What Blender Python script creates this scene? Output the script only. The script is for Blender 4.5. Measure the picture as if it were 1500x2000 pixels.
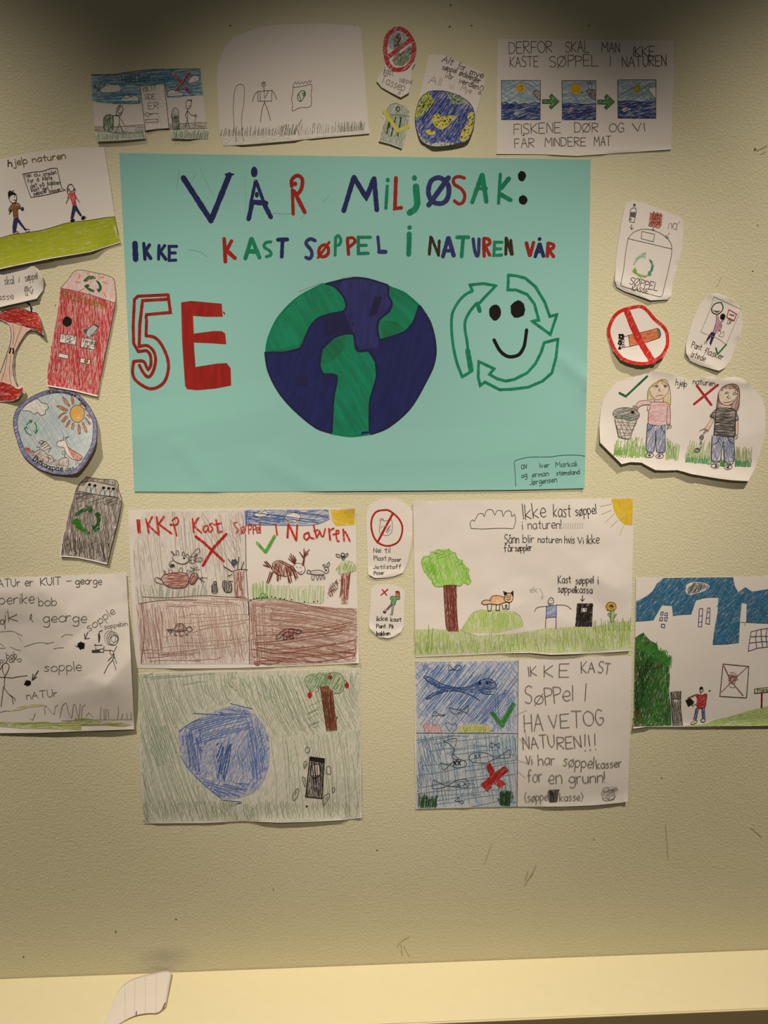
import bpy, bmesh, math, random
from mathutils import Vector, noise
from mathutils.geometry import delaunay_2d_cdt

for o in list(bpy.data.objects):
    bpy.data.objects.remove(o, do_unlink=True)
SC = bpy.context.scene
COL = SC.collection
random.seed(11)

# ------------------------------------------------------------------ camera
FOC, DIST = 1427.94, 0.96148            # focal length in pixels, distance to the wall (m)
PITCH, YAW, ROLL = math.radians(5.727), math.radians(2.522), math.radians(-0.3736)
CAM_Z = 1.487
_fw = Vector((math.sin(YAW) * math.cos(PITCH), math.cos(YAW) * math.cos(PITCH), -math.sin(PITCH)))
_rt = Vector((math.cos(YAW), -math.sin(YAW), 0))
_up = _rt.cross(_fw)
RT = math.cos(ROLL) * _rt + math.sin(ROLL) * _up
UP = -math.sin(ROLL) * _rt + math.cos(ROLL) * _up
FW = _fw
CAMP = Vector((0, -DIST, CAM_Z))
cd = bpy.data.cameras.new('camera')
cam = bpy.data.objects.new('camera', cd)
COL.objects.link(cam)
cd.sensor_fit = 'VERTICAL'
cd.sensor_height = 24.0
cd.lens = 24.0 * FOC / 2000.0
cd.clip_start = 0.02
from mathutils import Matrix
cam.matrix_world = Matrix(((RT.x, UP.x, -FW.x, CAMP.x), (RT.y, UP.y, -FW.y, CAMP.y), (RT.z, UP.z, -FW.z, CAMP.z), (0, 0, 0, 1)))
SC.camera = cam

# ------------------------------------------------------------------ light
SC.view_settings.view_transform = 'Standard'
SC.view_settings.look = 'None'
SC.view_settings.gamma = 1.0
SC.view_settings.use_curve_mapping = False
SC.view_settings.exposure = 0.0
W = bpy.data.worlds.new('room_air')
SC.world = W
W.use_nodes = True
W.node_tree.nodes['Background'].inputs[0].default_value = (1.0, 0.92, 0.78, 1)
W.node_tree.nodes['Background'].inputs[1].default_value = 0.055


def spot(name, loc, aim, energy, size, blend, rad, color):
    d = bpy.data.lights.new(name, 'SPOT')
    d.energy = energy
    d.spot_size = math.radians(size)
    d.spot_blend = blend
    d.shadow_soft_size = rad
    d.color = color
    o = bpy.data.objects.new(name, d)
    COL.objects.link(o)
    o.location = loc
    o.rotation_euler = (Vector(aim) - Vector(loc)).to_track_quat('-Z', 'Y').to_euler()
    return o


WARM = (1.0, 0.87, 0.70)
spot('ceiling_or_fill_lamp', (-.703, -0.932, CAM_Z + 1.444), (-.682, 0.0, CAM_Z - 1.2), 166, 60.8, 1.0, 0.03, WARM)
spot('ceiling_or_fill_lamp', (.763, -0.932, CAM_Z + 1.444), (.742, 0.0, CAM_Z - 1.2), 166, 60.8, 1.0, 0.03, WARM)
spot('ceiling_or_fill_lamp', (.05, -1.5, CAM_Z + 0.764), (.05, 0.0, CAM_Z + 0.04), 86, 38.5, 1.0, 0.03, WARM)  # added front fill spot, not a real fixture; brightens the middle of the wall

# ------------------------------------------------------------------ materials


def lin(h):
    h = h.lstrip('#')
    c = [int(h[i:i + 2], 16) / 255 for i in (0, 2, 4)]
    return tuple((v / 12.92 if v <= .04045 else ((v + .055) / 1.055) ** 2.4) for v in c) + (1,)


_M = {}


def nt(name, rough=.85):
    m = bpy.data.materials.new(name)
    m.use_nodes = True
    n = m.node_tree
    b = n.nodes['Principled BSDF']
    b.inputs['Roughness'].default_value = rough
    b.inputs['Specular IOR Level'].default_value = 0.2
    return m, n, b


def paint(key):
    """A key is colour, colour|style|angle ; style: m marker, p pencil rubbed over paper, l plain line."""
    if key in _M:
        return _M[key]
    a = key.split('|')
    col = PAL.get(a[0], a[0])
    style = a[1] if len(a) > 1 else 'l'
    ang = float(a[2]) if len(a) > 2 else 20.0
    cover = float(a[3]) if len(a) > 3 else 0.6
    m, n, b = nt('ink_' + a[0].lstrip('#') + '_' + style, .7 if style == 'm' else .9)
    tc = n.nodes.new('ShaderNodeTexCoord')
    mp = n.nodes.new('ShaderNodeMapping')
    mp.inputs['Rotation'].default_value = (0, math.radians(ang), 0)
    mp2 = n.nodes.new('ShaderNodeMapping')
    nz = n.nodes.new('ShaderNodeTexNoise')
    n.links.new(tc.outputs['Object'], mp.inputs[0])
    n.links.new(mp.outputs[0], mp2.inputs[0])
    n.links.new(mp2.outputs[0], nz.inputs['Vector'])
    mix = n.nodes.new('ShaderNodeMix')
    mix.data_type = 'RGBA'
    rp = n.nodes.new('ShaderNodeMapRange')
    n.links.new(nz.outputs['Fac'], rp.inputs[0])
    n.links.new(rp.outputs[0], mix.inputs[0])
    n.links.new(mix.outputs[2], b.inputs['Base Color'])
    c = lin(col)
    if style == 'p':
        # pencil strokes run along the turned x axis; grain leaves paper showing
        mp2.inputs['Scale'].default_value = (110, 700, 700)
        nz.inputs['Scale'].default_value = 1.0
        nz.inputs['Detail'].default_value = 4.0
        nz.inputs['Roughness'].default_value = .7
        rp.inputs[1].default_value = 0.50 - cover * .25
        rp.inputs[2].default_value = 0.79 - cover * .25
        mix.inputs[6].default_value = lin(PAPER)
        mix.inputs[7].default_value = c
    elif style == 'm':
        mp2.inputs['Scale'].default_value = (25, 160, 160)
        nz.inputs['Scale'].default_value = 1.0
        nz.inputs['Detail'].default_value = 3.0
        rp.inputs[1].default_value = 0.34
        rp.inputs[2].default_value = 0.68
        mix.inputs[6].default_value = (c[0] * .8, c[1] * .8, c[2] * .8, 1)
        mix.inputs[7].default_value = (min(1, c[0] * 1.14), min(1, c[1] * 1.14), min(1, c[2] * 1.14), 1)
    else:
        mp2.inputs['Scale'].default_value = (500, 500, 500)
        nz.inputs['Scale'].default_value = 1.0
        rp.inputs[1].default_value = 0.3
        rp.inputs[2].default_value = 0.7
        mix.inputs[6].default_value = (c[0] * .85, c[1] * .85, c[2] * .85, 1)
        mix.inputs[7].default_value = (min(1, c[0] * 1.15), min(1, c[1] * 1.15), min(1, c[2] * 1.15), 1)
    _M[key] = m
    return m


def paper_mat(name, col):
    if name in _M:
        return _M[name]
    m, n, b = nt(name, .92)
    tc = n.nodes.new('ShaderNodeTexCoord')
    nz = n.nodes.new('ShaderNodeTexNoise')
    nz.inputs['Scale'].default_value = 900
    nz.inputs['Detail'].default_value = 3
    n.links.new(tc.outputs['Object'], nz.inputs['Vector'])
    mix = n.nodes.new('ShaderNodeMix')
    mix.data_type = 'RGBA'
    c = lin(col)
    mix.inputs[6].default_value = tuple(v * .95 for v in c[:3]) + (1,)
    mix.inputs[7].default_value = tuple(min(1, v * 1.05) for v in c[:3]) + (1,)
    n.links.new(nz.outputs['Fac'], mix.inputs[0])
    n.links.new(mix.outputs[2], b.inputs['Base Color'])
    bp = n.nodes.new('ShaderNodeBump')
    bp.inputs['Strength'].default_value = .08
    bp.inputs['Distance'].default_value = .0004
    n.links.new(nz.outputs['Fac'], bp.inputs['Height'])
    n.links.new(bp.outputs[0], b.inputs['Normal'])
    _M[name] = m
    return m


PAPER = '#d6d0cc'
TEAL = '#85b9b4'
PAL = {
    'bk': '#14110f', 'pd': '#403b37', 'pc': '#635c56', 'pl': '#8e8781', 'pll': '#aaa39d',
    'mblue': '#161e56', 'mgreen': '#057857', 'mred': '#8e1710', 'mpurple': '#272a66', 'mblack': '#17130f', 'mbrown': '#2c1c10',
    'w': PAPER,
}

# ------------------------------------------------------------------ geometry helpers


def ray(px, py):
    return RT * ((px - 750) / FOC) + UP * ((1000 - py) / FOC) + FW


def on_wall(px, py, h=0.0):
    """the point of the wall (h metres in front of it) that shows at photo pixel px, py"""
    d = ray(px, py)
    t = (0 - h - CAMP.y) / d.y
    return CAMP + d * t


def pts(s):
    return [tuple(float(v) for v in q.split(',')) for q in s.split()]


def smooth(p, closed=False, step=2.2):
    n = len(p)
    if n < 3:
        return list(p)
    out = []
    rng = range(n) if closed else range(n - 1)
    for i in rng:
        if closed:
            a, b, c, d = p[i - 1], p[i], p[(i + 1) % n], p[(i + 2) % n]
        else:
            a, b, c, d = p[max(0, i - 1)], p[i], p[i + 1], p[min(n - 1, i + 2)]
        k = max(1, min(14, int(math.dist(b, c) / step)))
        for j in range(k):
            t = j / k
            out.append(tuple(.5 * ((2 * b[q]) + (-a[q] + c[q]) * t + (2 * a[q] - 5 * b[q] + 4 * c[q] - d[q]) * t * t + (-a[q] + 3 * b[q] - 3 * c[q] + d[q]) * t ** 3) for q in (0, 1)))
    if not closed:
        out.append(p[-1])
    return out


def resample(p, step, closed=False):
    q = list(p) + ([p[0]] if closed else [])
    out = []
    for a, b in zip(q, q[1:]):
        k = max(1, int(math.ceil(math.dist(a, b) / step)))
        for j in range(k):
            t = j / k
            out.append((a[0] + (b[0] - a[0]) * t, a[1] + (b[1] - a[1]) * t))
    if not closed:
        out.append(q[-1])
    return out


def inside(p, poly):
    x, y = p
    r = False
    j = len(poly) - 1
    for i in range(len(poly)):
        xi, yi = poly[i]
        xj, yj = poly[j]
        if (yi > y) != (yj > y) and x < (xj - xi) * (y - yi) / (yj - yi) + xi:
            r = not r
        j = i
    return r


def grid_mesh(poly, step):
    """triangles of a polygon with a regular grid of points inside"""
    b = resample(poly, step, True)
    c = []
    for q in b:
        if not c or math.dist(q, c[-1]) > .05:
            c.append(q)
    if math.dist(c[0], c[-1]) < .05:
        c.pop()
    n = len(c)
    V = [Vector(q) for q in c]
    x0, x1 = min(q[0] for q in c), max(q[0] for q in c)
    y0, y1 = min(q[1] for q in c), max(q[1] for q in c)
    y = math.floor(y0 / step) * step
    lim = (step * .55) ** 2
    while y < y1:
        x = math.floor(x0 / step) * step
        while x < x1:
            if inside((x, y), c) and all((x - q[0]) ** 2 + (y - q[1]) ** 2 > lim for q in c):
                V.append(Vector((x, y)))
            x += step
        y += step
    r = delaunay_2d_cdt(V, [(i, (i + 1) % n) for i in range(n)], [], 1, 1e-4)
    vv = [(v.x, v.y) for v in r[0]]
    ff = []
    for f in r[2]:
        cx = sum(vv[i][0] for i in f) / len(f)
        cy = sum(vv[i][1] for i in f) / len(f)
        if inside((cx, cy), c):
            ff.append(list(f))
    return vv, ff


def seg_d(p, a, b):
    dx, dy = b[0] - a[0], b[1] - a[1]
    l2 = dx * dx + dy * dy
    t = 0 if l2 < 1e-9 else max(0, min(1, ((p[0] - a[0]) * dx + (p[1] - a[1]) * dy) / l2))
    return math.hypot(p[0] - a[0] - dx * t, p[1] - a[1] - dy * t)


def tag(o, label, cat, group=None, kind=None):
    o['label'] = label
    o['category'] = cat
    if group:
        o['group'] = group
    if kind:
        o['kind'] = kind


class Bag:
    def __init__(s):
        s.v, s.f, s.m, s.mats = [], [], [], []

    def mat(s, m):
        if m not in s.mats:
            s.mats.append(m)
        return s.mats.index(m)

    def add(s, v, f, m):
        b = len(s.v)
        k = s.mat(m)
        s.v += v
        s.f += [[i + b for i in q] for q in f]
        s.m += [k] * len(f)

    def build(s, name, parent=None, loc=None):
        me = bpy.data.meshes.new(name)
        me.from_pydata(s.v, [], s.f)
        for m in s.mats:
            me.materials.append(m)
        me.polygons.foreach_set('material_index', s.m)
        me.update()
        o = bpy.data.objects.new(name, me)
        COL.objects.link(o)
        if parent:
            o.parent = parent
        if loc:
            o.location = loc
        return o


class Sheet:
    """One sheet of paper on the wall. Everything on it follows the sheet's own bends."""

    def __init__(s, name, label, fr, outline, curve=False, paper=PAPER, gap=1.0, lifts=(), wrinkle=.35, wfreq=.012, creases=(), step=5.0, cat='drawing', group="children's drawings stuck on the wall"):
        s.fr = fr
        p = [s.q(a) for a in pts(outline)]
        s.seed = random.random() * 100
        s.gap, s.wr, s.wf = gap * .6, wrinkle, wfreq
        s.lifts = [(s.q(a), s.q(b), d * fr[2], .75 * amp) for a, b, d, amp in lifts]
        s.cre = [(s.q(a), s.q(b), amp, w) for a, b, amp, w in creases]
        if curve:
            p = smooth(p, True, 5)
        s.poly = p
        cx = sum(a[0] for a in p) / len(p)
        cy = sum(a[1] for a in p) / len(p)
        s.org = on_wall(cx, cy)
        s.step = step
        vv, ff = grid_mesh(p, step)
        bag = Bag()
        front = [s.P(a) for a in vv]
        if (Vector(front[ff[0][1]]) - Vector(front[ff[0][0]])).cross(Vector(front[ff[0][2]]) - Vector(front[ff[0][0]])).y > 0:
            ff = [f[::-1] for f in ff]
        n = len(front)
        back = [(a[0], a[1] + .00022, a[2]) for a in front]
        ed = {}
        for f in ff:
            for i in range(len(f)):
                ed[(f[i], f[(i + 1) % len(f)])] = 1
        rim = [[b + 2 * n, a + 2 * n, a + 3 * n, b + 3 * n] for (a, b) in ed if (b, a) not in ed]
        bag.add(front + back + front + back, ff + [[i + n for i in f[::-1]] for f in ff] + rim, paper_mat('paper_' + paper.lstrip('#'), paper))
        s.o = bag.build(name, None, s.org)
        for q in s.o.data.polygons:
            q.use_smooth = True
        tag(s.o, label, cat, group)
        s.stack = []
        s.cur = None
        s.parts = []
        s.lay = 0
        s.base = 0.0
        s.hatched = False

    def q(s, a):
        x0, y0, k = s.fr
        return (x0 + a[0] * k, y0 + a[1] * k)

    def h(s, a):
        z = s.gap
        m = 0
        for p1, p2, d, amp in s.lifts:
            t = 1 - seg_d(a, p1, p2) / d
            if t > 0:
                m = max(m, amp * t * t)
        z += m
        for p1, p2, amp, w in s.cre:
            t = 1 - seg_d(a, p1, p2) / w
            if t > 0:
                z += 1.8 * amp * t
        if s.wr:
            n1 = noise.noise(Vector((a[0] * s.wf, a[1] * s.wf, s.seed)))
            n2 = noise.noise(Vector((a[0] * s.wf * 2.3, a[1] * s.wf * 2.3, s.seed + 7)))
            z += max(-.7, 1.5 * s.wr * (n1 + .3 * n2 + .5))
        return z / 1000

    def P(s, a, off=0.0):
        w = on_wall(a[0], a[1], s.h(a) + off)
        return (w.x - s.org.x, w.y - s.org.y, w.z - s.org.z)

    # ---- starting a part / sub-part
    def part(s, name, sub=False, label=None):
        e = [name, Bag(), [], label]
        if sub:
            s.top[2].append(e)
        else:
            s.parts.append(e)
            s.top = e
        s.cur = e[1]
        return s

    def let(s):
        return s.part('letter', True)

    def off(s):
        s.lay += 1
        if s.hatched:
            s.hatched = False
            s.base += .00003
        return .00014 + s.lay * 1e-6 + s.base

    def _strip(s, p, w, key, closed=False, cap=True, jit=.0):
        o = s.off() + .00007
        if closed:
            p = p + [p[0]]
        p = resample(p, 4.0)
        c = []
        for a in p:
            if not c or math.dist(a, c[-1]) > .12:
                c.append(a)
        p = c
        if len(p) == 1:
            p = [p[0], (p[0][0] + .3, p[0][1])]
        n = len(p)
        L, R = [], []
        for i in range(n):
            if closed and i in (0, n - 1):
                a, b = p[n - 2], p[1]
            else:
                a, b = p[max(0, i - 1)], p[min(n - 1, i + 1)]
            # miter
            d1 = Vector((p[i][0] - a[0], p[i][1] - a[1]))
            d2 = Vector((b[0] - p[i][0], b[1] - p[i][1]))
            if d1.length < 1e-6:
                d1 = d2
            if d2.length < 1e-6:
                d2 = d1
            d1.normalize()
            d2.normalize()
            t = d1 + d2
            if t.length < .5:
                t = Vector((-d1.y, d1.x)) * .001 + d1
                kk = 1.0
            else:
                kk = min(1.6, 2.0 / max(.4, t.length))
            t.normalize()
            hw = w * .5 * kk * (1 + random.uniform(-jit, jit))
            L.append((p[i][0] - t.y * hw, p[i][1] + t.x * hw))
            R.append((p[i][0] + t.y * hw, p[i][1] - t.x * hw))
        k = 1 + int(w / 2.4)
        V = []
        for j in range(k + 1):
            t = j / k
            V += [s.P((a[0] + (b[0] - a[0]) * t, a[1] + (b[1] - a[1]) * t), o) for a, b in zip(L, R)]
        Fc = [[j * n + i, j * n + i + 1, (j + 1) * n + i + 1, (j + 1) * n + i] for j in range(k) for i in range(n - 1)]
        if cap and not closed:
            for (e, nb) in ((0, 1), (n - 1, n - 2)):
                d = Vector((p[e][0] - p[nb][0], p[e][1] - p[nb][1]))
                a0 = math.atan2(d.y, d.x)
                k = 3 if w < 2.5 else 6
                idx = []
                for j in range(k + 1):
                    aa = a0 - math.pi / 2 + math.pi * j / k
                    V.append(s.P((p[e][0] + math.cos(aa) * w * .5, p[e][1] + math.sin(aa) * w * .5), o))
                    idx.append(len(V) - 1)
                Fc.append(idx)
        # faces look towards the room
        for f in Fc:
            a, b, c = (Vector(V[f[i]]) for i in (0, 1, 2))
            if (b - a).cross(c - a).y > 0:
                f.reverse()
        s.cur.add(V, Fc, paint(key))

    def L(s, key, w, *strs, close=False):
        for st in strs:
            s._strip([s.q(a) for a in pts(st)], w, key, close, jit=.08)
        return s

    def C(s, key, w, *strs, close=False):
        for st in strs:
            s._strip(smooth([s.q(a) for a in pts(st)], close), w, key, close, jit=.06)
        return s

    def _fill(s, p, key):
        if s.hatched:
            s.base += .00003
        o = s.off()
        vv, ff = grid_mesh(p, s.step)
        V = [s.P(a, o) for a in vv]
        for f in ff:
            a, b, c = (Vector(V[f[i]]) for i in (0, 1, 2))
            if (b - a).cross(c - a).y > 0:
                f.reverse()
        s.cur.add(V, ff, paint(key))

    def F(s, key, *strs):
        for st in strs:
            s._fill([s.q(a) for a in pts(st)], key)
        return s

    def FC(s, key, *strs):
        for st in strs:
            s._fill(smooth([s.q(a) for a in pts(st)], True, 3), key)
        return s

    def dot(s, key, x, y, rx, ry=None):
        ry = ry or rx
        c = s.q((x, y))
        k = s.fr[2]
        r = random.uniform(0, 1)
        s._fill([(c[0] + math.cos(a * math.pi / 7 + r) * rx * k * random.uniform(.93, 1.07), c[1] + math.sin(a * math.pi / 7 + r) * ry * k * random.uniform(.93, 1.07)) for a in range(14)], key)
        return s

    def ring(s, key, w, x, y, rx, ry=None):
        ry = ry or rx
        s._strip(smooth([s.q((x + math.cos(a * math.pi / 5) * rx, y + math.sin(a * math.pi / 5) * ry)) for a in range(10)], True), w, key, True)
        return s

    def H(s, key, w, poly, ang, sp, skip=.1, wob=1.0, cut=.25, curve=False, bow=0.0):
        """pencil hatching inside a polygon: angle in degrees (0 = sideways), spacing in photo pixels"""
        P = [s.q(a) for a in pts(poly)]
        if curve:
            P = smooth(P, True, 4)
        ca, sa = math.cos(math.radians(ang)), math.sin(math.radians(ang))
        rot = [(x * ca + y * sa, -x * sa + y * ca) for x, y in P]
        y0, y1 = min(a[1] for a in rot), max(a[1] for a in rot)
        y = y0 + sp * .5
        while y < y1:
            xs = []
            for i in range(len(rot)):
                a, b = rot[i - 1], rot[i]
                if (a[1] > y) != (b[1] > y):
                    xs.append(a[0] + (y - a[1]) / (b[1] - a[1]) * (b[0] - a[0]))
            xs.sort()
            for a, b in zip(xs[::2], xs[1::2]):
                if random.random() < skip or b - a < .8:
                    continue
                la = b - a
                a2 = a + random.random() ** 2 * cut * la
                b2 = b - random.random() ** 2 * cut * la
                tilt = random.uniform(-.8, .8) * sp * wob
                m = 3 if la < 30 else 5
                st = []
                for j in range(m):
                    t = j / (m - 1)
                    st.append((a2 + (b2 - a2) * t, y + tilt * (t - .5) + random.uniform(-.35, .35) * sp * wob + bow * 4 * t * (1 - t)))
                st = [(x * ca - yy * sa, x * sa + yy * ca) for x, yy in st]
                s._strip(smooth(st, False, 6), w * random.uniform(.75, 1.2), key, cap=False)
            s.lay -= .96
            y += sp * random.uniform(.7, 1.3)
        s.hatched = True
        return s

    def grass(s, key, w, x0, y0, x1, y1, n, hmin, hmax, lean=.1):
        """n upright pencil strokes along the line x0,y0 - x1,y1 (heights in frame units)"""
        for i in range(n):
            t = (i + random.random()) / n
            x, y = x0 + (x1 - x0) * t, y0 + (y1 - y0) * t
            hh = random.uniform(hmin, hmax)
            dx = hh * (lean + random.uniform(-.14, .14))
            p = [s.q((x, y + random.uniform(-.1, .1) * hh)), s.q((x + dx * .4, y - hh * .5)), s.q((x + dx, y - hh))]
            s._strip(smooth(p, False, 5), w * random.uniform(.8, 1.2), key, cap=False)
            s.lay -= .96
        s.hatched = True
        return s

    def scrib(s, key, w, x, y, rx, ry, n):
        p = []
        a = random.random() * 6
        for i in range(n):
            a += random.uniform(1.6, 2.8)
            r = random.uniform(.5, 1)
            p.append(s.q((x + math.cos(a) * rx * r, y + math.sin(a) * ry * r)))
        s._strip(smooth(p, False, 3), w, key)
        return s

    def T(s, key, w, text, x0, y0, x1, y1, hgt, jit=.25, slant=0.0, keys=None):
        """hand lettering: text along the baseline x0,y0 - x1,y1 with capitals hgt high (frame units)"""
        tot = sum(adv(c) for c in text) - 1.2
        Ld = math.dist((x0, y0), (x1, y1))
        ux, uy = (x1 - x0) / Ld, (y1 - y0) / Ld
        if len(text) == 1:
            ux, uy = 1.0, 0.0
        if s.parts[-1][0] in ('lettering', 'heading', 'caption', 'bin_caption') and len(text) > 1:
            s.part('word', True)
        sy = hgt / 10
        sx = min(Ld / max(tot, .5), 2.2 * sy)
        cur = 0.0
        for ci, c in enumerate(text):
            if c != ' ':
                jy = random.uniform(-jit, jit)
                js = 1 + random.uniform(-.06, .06)
                jr = random.uniform(-.04, .04)
                for st in GL.get(c, GL['.']).split(';'):
                    cv = st[0] == '~'
                    p = []
                    for gx, gy in pts(st.lstrip('~')):
                        gx2 = gx + (gy) * (slant + jr) + random.uniform(-.12, .12)
                        gy2 = gy * js + jy + random.uniform(-.12, .12)
                        X = (cur + gx2) * sx
                        Y = gy2 * sy
                        p.append(s.q((x0 + ux * X + uy * Y, y0 + uy * X - ux * Y)))
                    if cv:
                        p = smooth(p, False, 1.5)
                    s._strip(p, w, key if not keys else keys[ci % len(keys)])
            cur += adv(c)
        return s

    def done(s):
        for name, bag, subs, lab in s.parts:
            if bag.v:
                o = bag.build(name, s.o)
            else:
                o = bpy.data.objects.new(name, None)
                COL.objects.link(o)
                o.parent = s.o
            if lab:
                o['label'] = lab
            for n2, b2, _, l2 in subs:
                if b2.v:
                    c = b2.build(n2, o)
                    if l2:
                        c['label'] = l2
        return s.o


GL = {
    'A': '0,0 3,10 6,0;1,4 5,4', 'B': '0,0 0,10;~0,10 4,9 4,6 0,5.3;~0,5.3 5,4.5 5,1 0,0', 'C': '~5,9 2,10 0,5 2,0 5,1',
    'D': '0,0 0,10;~0,10 4,9 5.5,5 4,1 0,0', 'E': '5,10 0,10 0,0 5,0;0,5 4,5', 'F': '5,10 0,10 0,0;0,5 4,5',
    'G': '~5,9 2,10 0,5 2,0 5,1.5 5,4.5;5,4.5 3,4.5', 'H': '0,0 0,10;5,0 5,10;0,5 5,5', 'I': '0,0 0,10', 'J': '~4,10 4,3 2.5,0 0,1.5',
    'K': '0,0 0,10;5,10 0,4.5 5,0', 'L': '0,10 0,0 5,0', 'M': '0,0 .5,10 3.5,4 6.5,10 7,0', 'N': '0,0 0,10 5,0 5,10',
    'O': '~3,10 0,7.5 0,2.5 3,0 6,2.5 6,7.5 3,10', 'P': '0,0 0,10;~0,10 4.5,9 4.5,6 0,4.8', 'R': '0,0 0,10;~0,10 4.5,9 4.5,6 0,5;.5,5 5,0',
    'S': '~5,9 3,10 .5,8.5 1,6 4,4.5 4.8,2 3,0 0,1', 'T': '0,10 6,10;3,10 3,0', 'U': '~0,10 .2,3 2.5,0 5,3 5,10', 'V': '0,10 2.5,0 5,10',
    'W': '0,10 1.5,0 3.5,6 5.5,0 7,10', 'X': '0,0 5,10;0,10 5,0', 'Y': '0,10 2.5,5 5,10;2.5,5 2.5,0', 'Z': '0,10 5,10 0,0 5,0',
    'a': '~4.5,5.5 2,6.3 0,3 2,0 4.5,2.5;4.5,6 4.7,0', 'b': '0,10 0,0;~0,4.5 2.5,6 4.5,3 2.5,0 0,1', 'c': '~4,5.3 2,6 0,3 2,0 4,.8',
    'd': '~4.5,4.5 2,6 0,3 2,0 4.5,1.5;4.5,10 4.5,0', 'e': '~.2,3 4,3.3 3.6,5.6 2,6.2 0,3.2 1.5,.2 4,.8', 'f': '~4,9 2.5,10 1.5,8 1.5,0;0,5.5 3.5,5.5',
    'g': '~4.5,5 2,6.2 0,3 2,.5 4.5,2.5;~4.5,6 4.5,-2 2.5,-4 .3,-3', 'h': '0,10 0,0;~0,4 2.5,6 4,4.5 4.2,0', 'i': '0,6 0,0;0,8.4 .1,8.9',
    'j': '~2,6 2,-2 .5,-4 -1,-3;2,8.4 2.1,8.9', 'k': '0,10 0,0;4,6 0,2.8 4,0', 'l': '0,10 0,0', 'm': '0,6 0,0;~0,4 1.5,6 3,5 3,0;~3,4 4.7,6 6,5 6,0',
    'n': '0,6 0,0;~0,4 2.3,6 4,4.5 4,0', 'o': '~2.3,6 0,4 .2,1 2.3,0 4.5,1.5 4.3,4.8 2.3,6', 'p': '0,6 0,-4;~0,4.8 2.5,6.2 4.3,3.2 2.5,.3 0,1.2',
    'r': '0,6 0,0;~0,3.5 1.5,5.8 3.2,5.6', 's': '~3.6,5.5 1.8,6.1 .4,4.8 3.2,2 2,0 0,.7', 't': '1.8,9 1.8,.8 3,0;0,6 3.6,6',
    'u': '~0,6 .2,1.2 2,0 4,1.5;4,6 4.2,0', 'v': '0,6 2,0 4,6', 'y': '0,6 2.2,1;4.4,6 .8,-4', '!': '0,10 0,3;0,.6 .1,0', ':': '0,7 .1,6.4;0,1 .1,.4',
    '.': '0,.5 .1,0', ',': '.3,.6 0,-1.5', '-': '0,4 4,4', '(': '~2,10.5 0,6 0,3 2,-1', ')': '~0,10.5 2,6 2,3 0,-1', '?': '~0,8 2,10 4,8 2,5 2,3;2,.6 2.1,0',
}
GL['Ø'] = GL['O'] + ';-.5,-1 6.5,11'
GL['ø'] = GL['o'] + ';.2,-1.2 4.5,7.2'
GL['Å'] = GL['A'] + ';~3,12 2.3,12.7 3,13.3 3.6,12.7 3,12'
GL['å'] = GL['a'] + ';~2.3,7.8 1.6,8.5 2.3,9.2 3,8.5 2.3,7.8'


def adv(c):
    if c == ' ':
        return 4.2
    xs = [p[0] for st in GL.get(c, GL['.']).split(';') for p in pts(st.lstrip('~'))]
    return max(xs) + 1.5


# ------------------------------------------------------------------ the setting


def box(name, x0, x1, y0, y1, z0, z1, m, bev=0.0):
    bm = bmesh.new()
    bmesh.ops.create_cube(bm, size=1)
    for v in bm.verts:
        v.co = Vector((x0 + (v.co.x + .5) * (x1 - x0), y0 + (v.co.y + .5) * (y1 - y0), z0 + (v.co.z + .5) * (z1 - z0)))
    if bev:
        bmesh.ops.bevel(bm, geom=bm.edges[:], offset=bev, segments=3, affect='EDGES')
    me = bpy.data.meshes.new(name)
    bm.to_mesh(me)
    bm.free()
    me.materials.append(m)
    o = bpy.data.objects.new(name, me)
    COL.objects.link(o)
    return o


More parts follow.
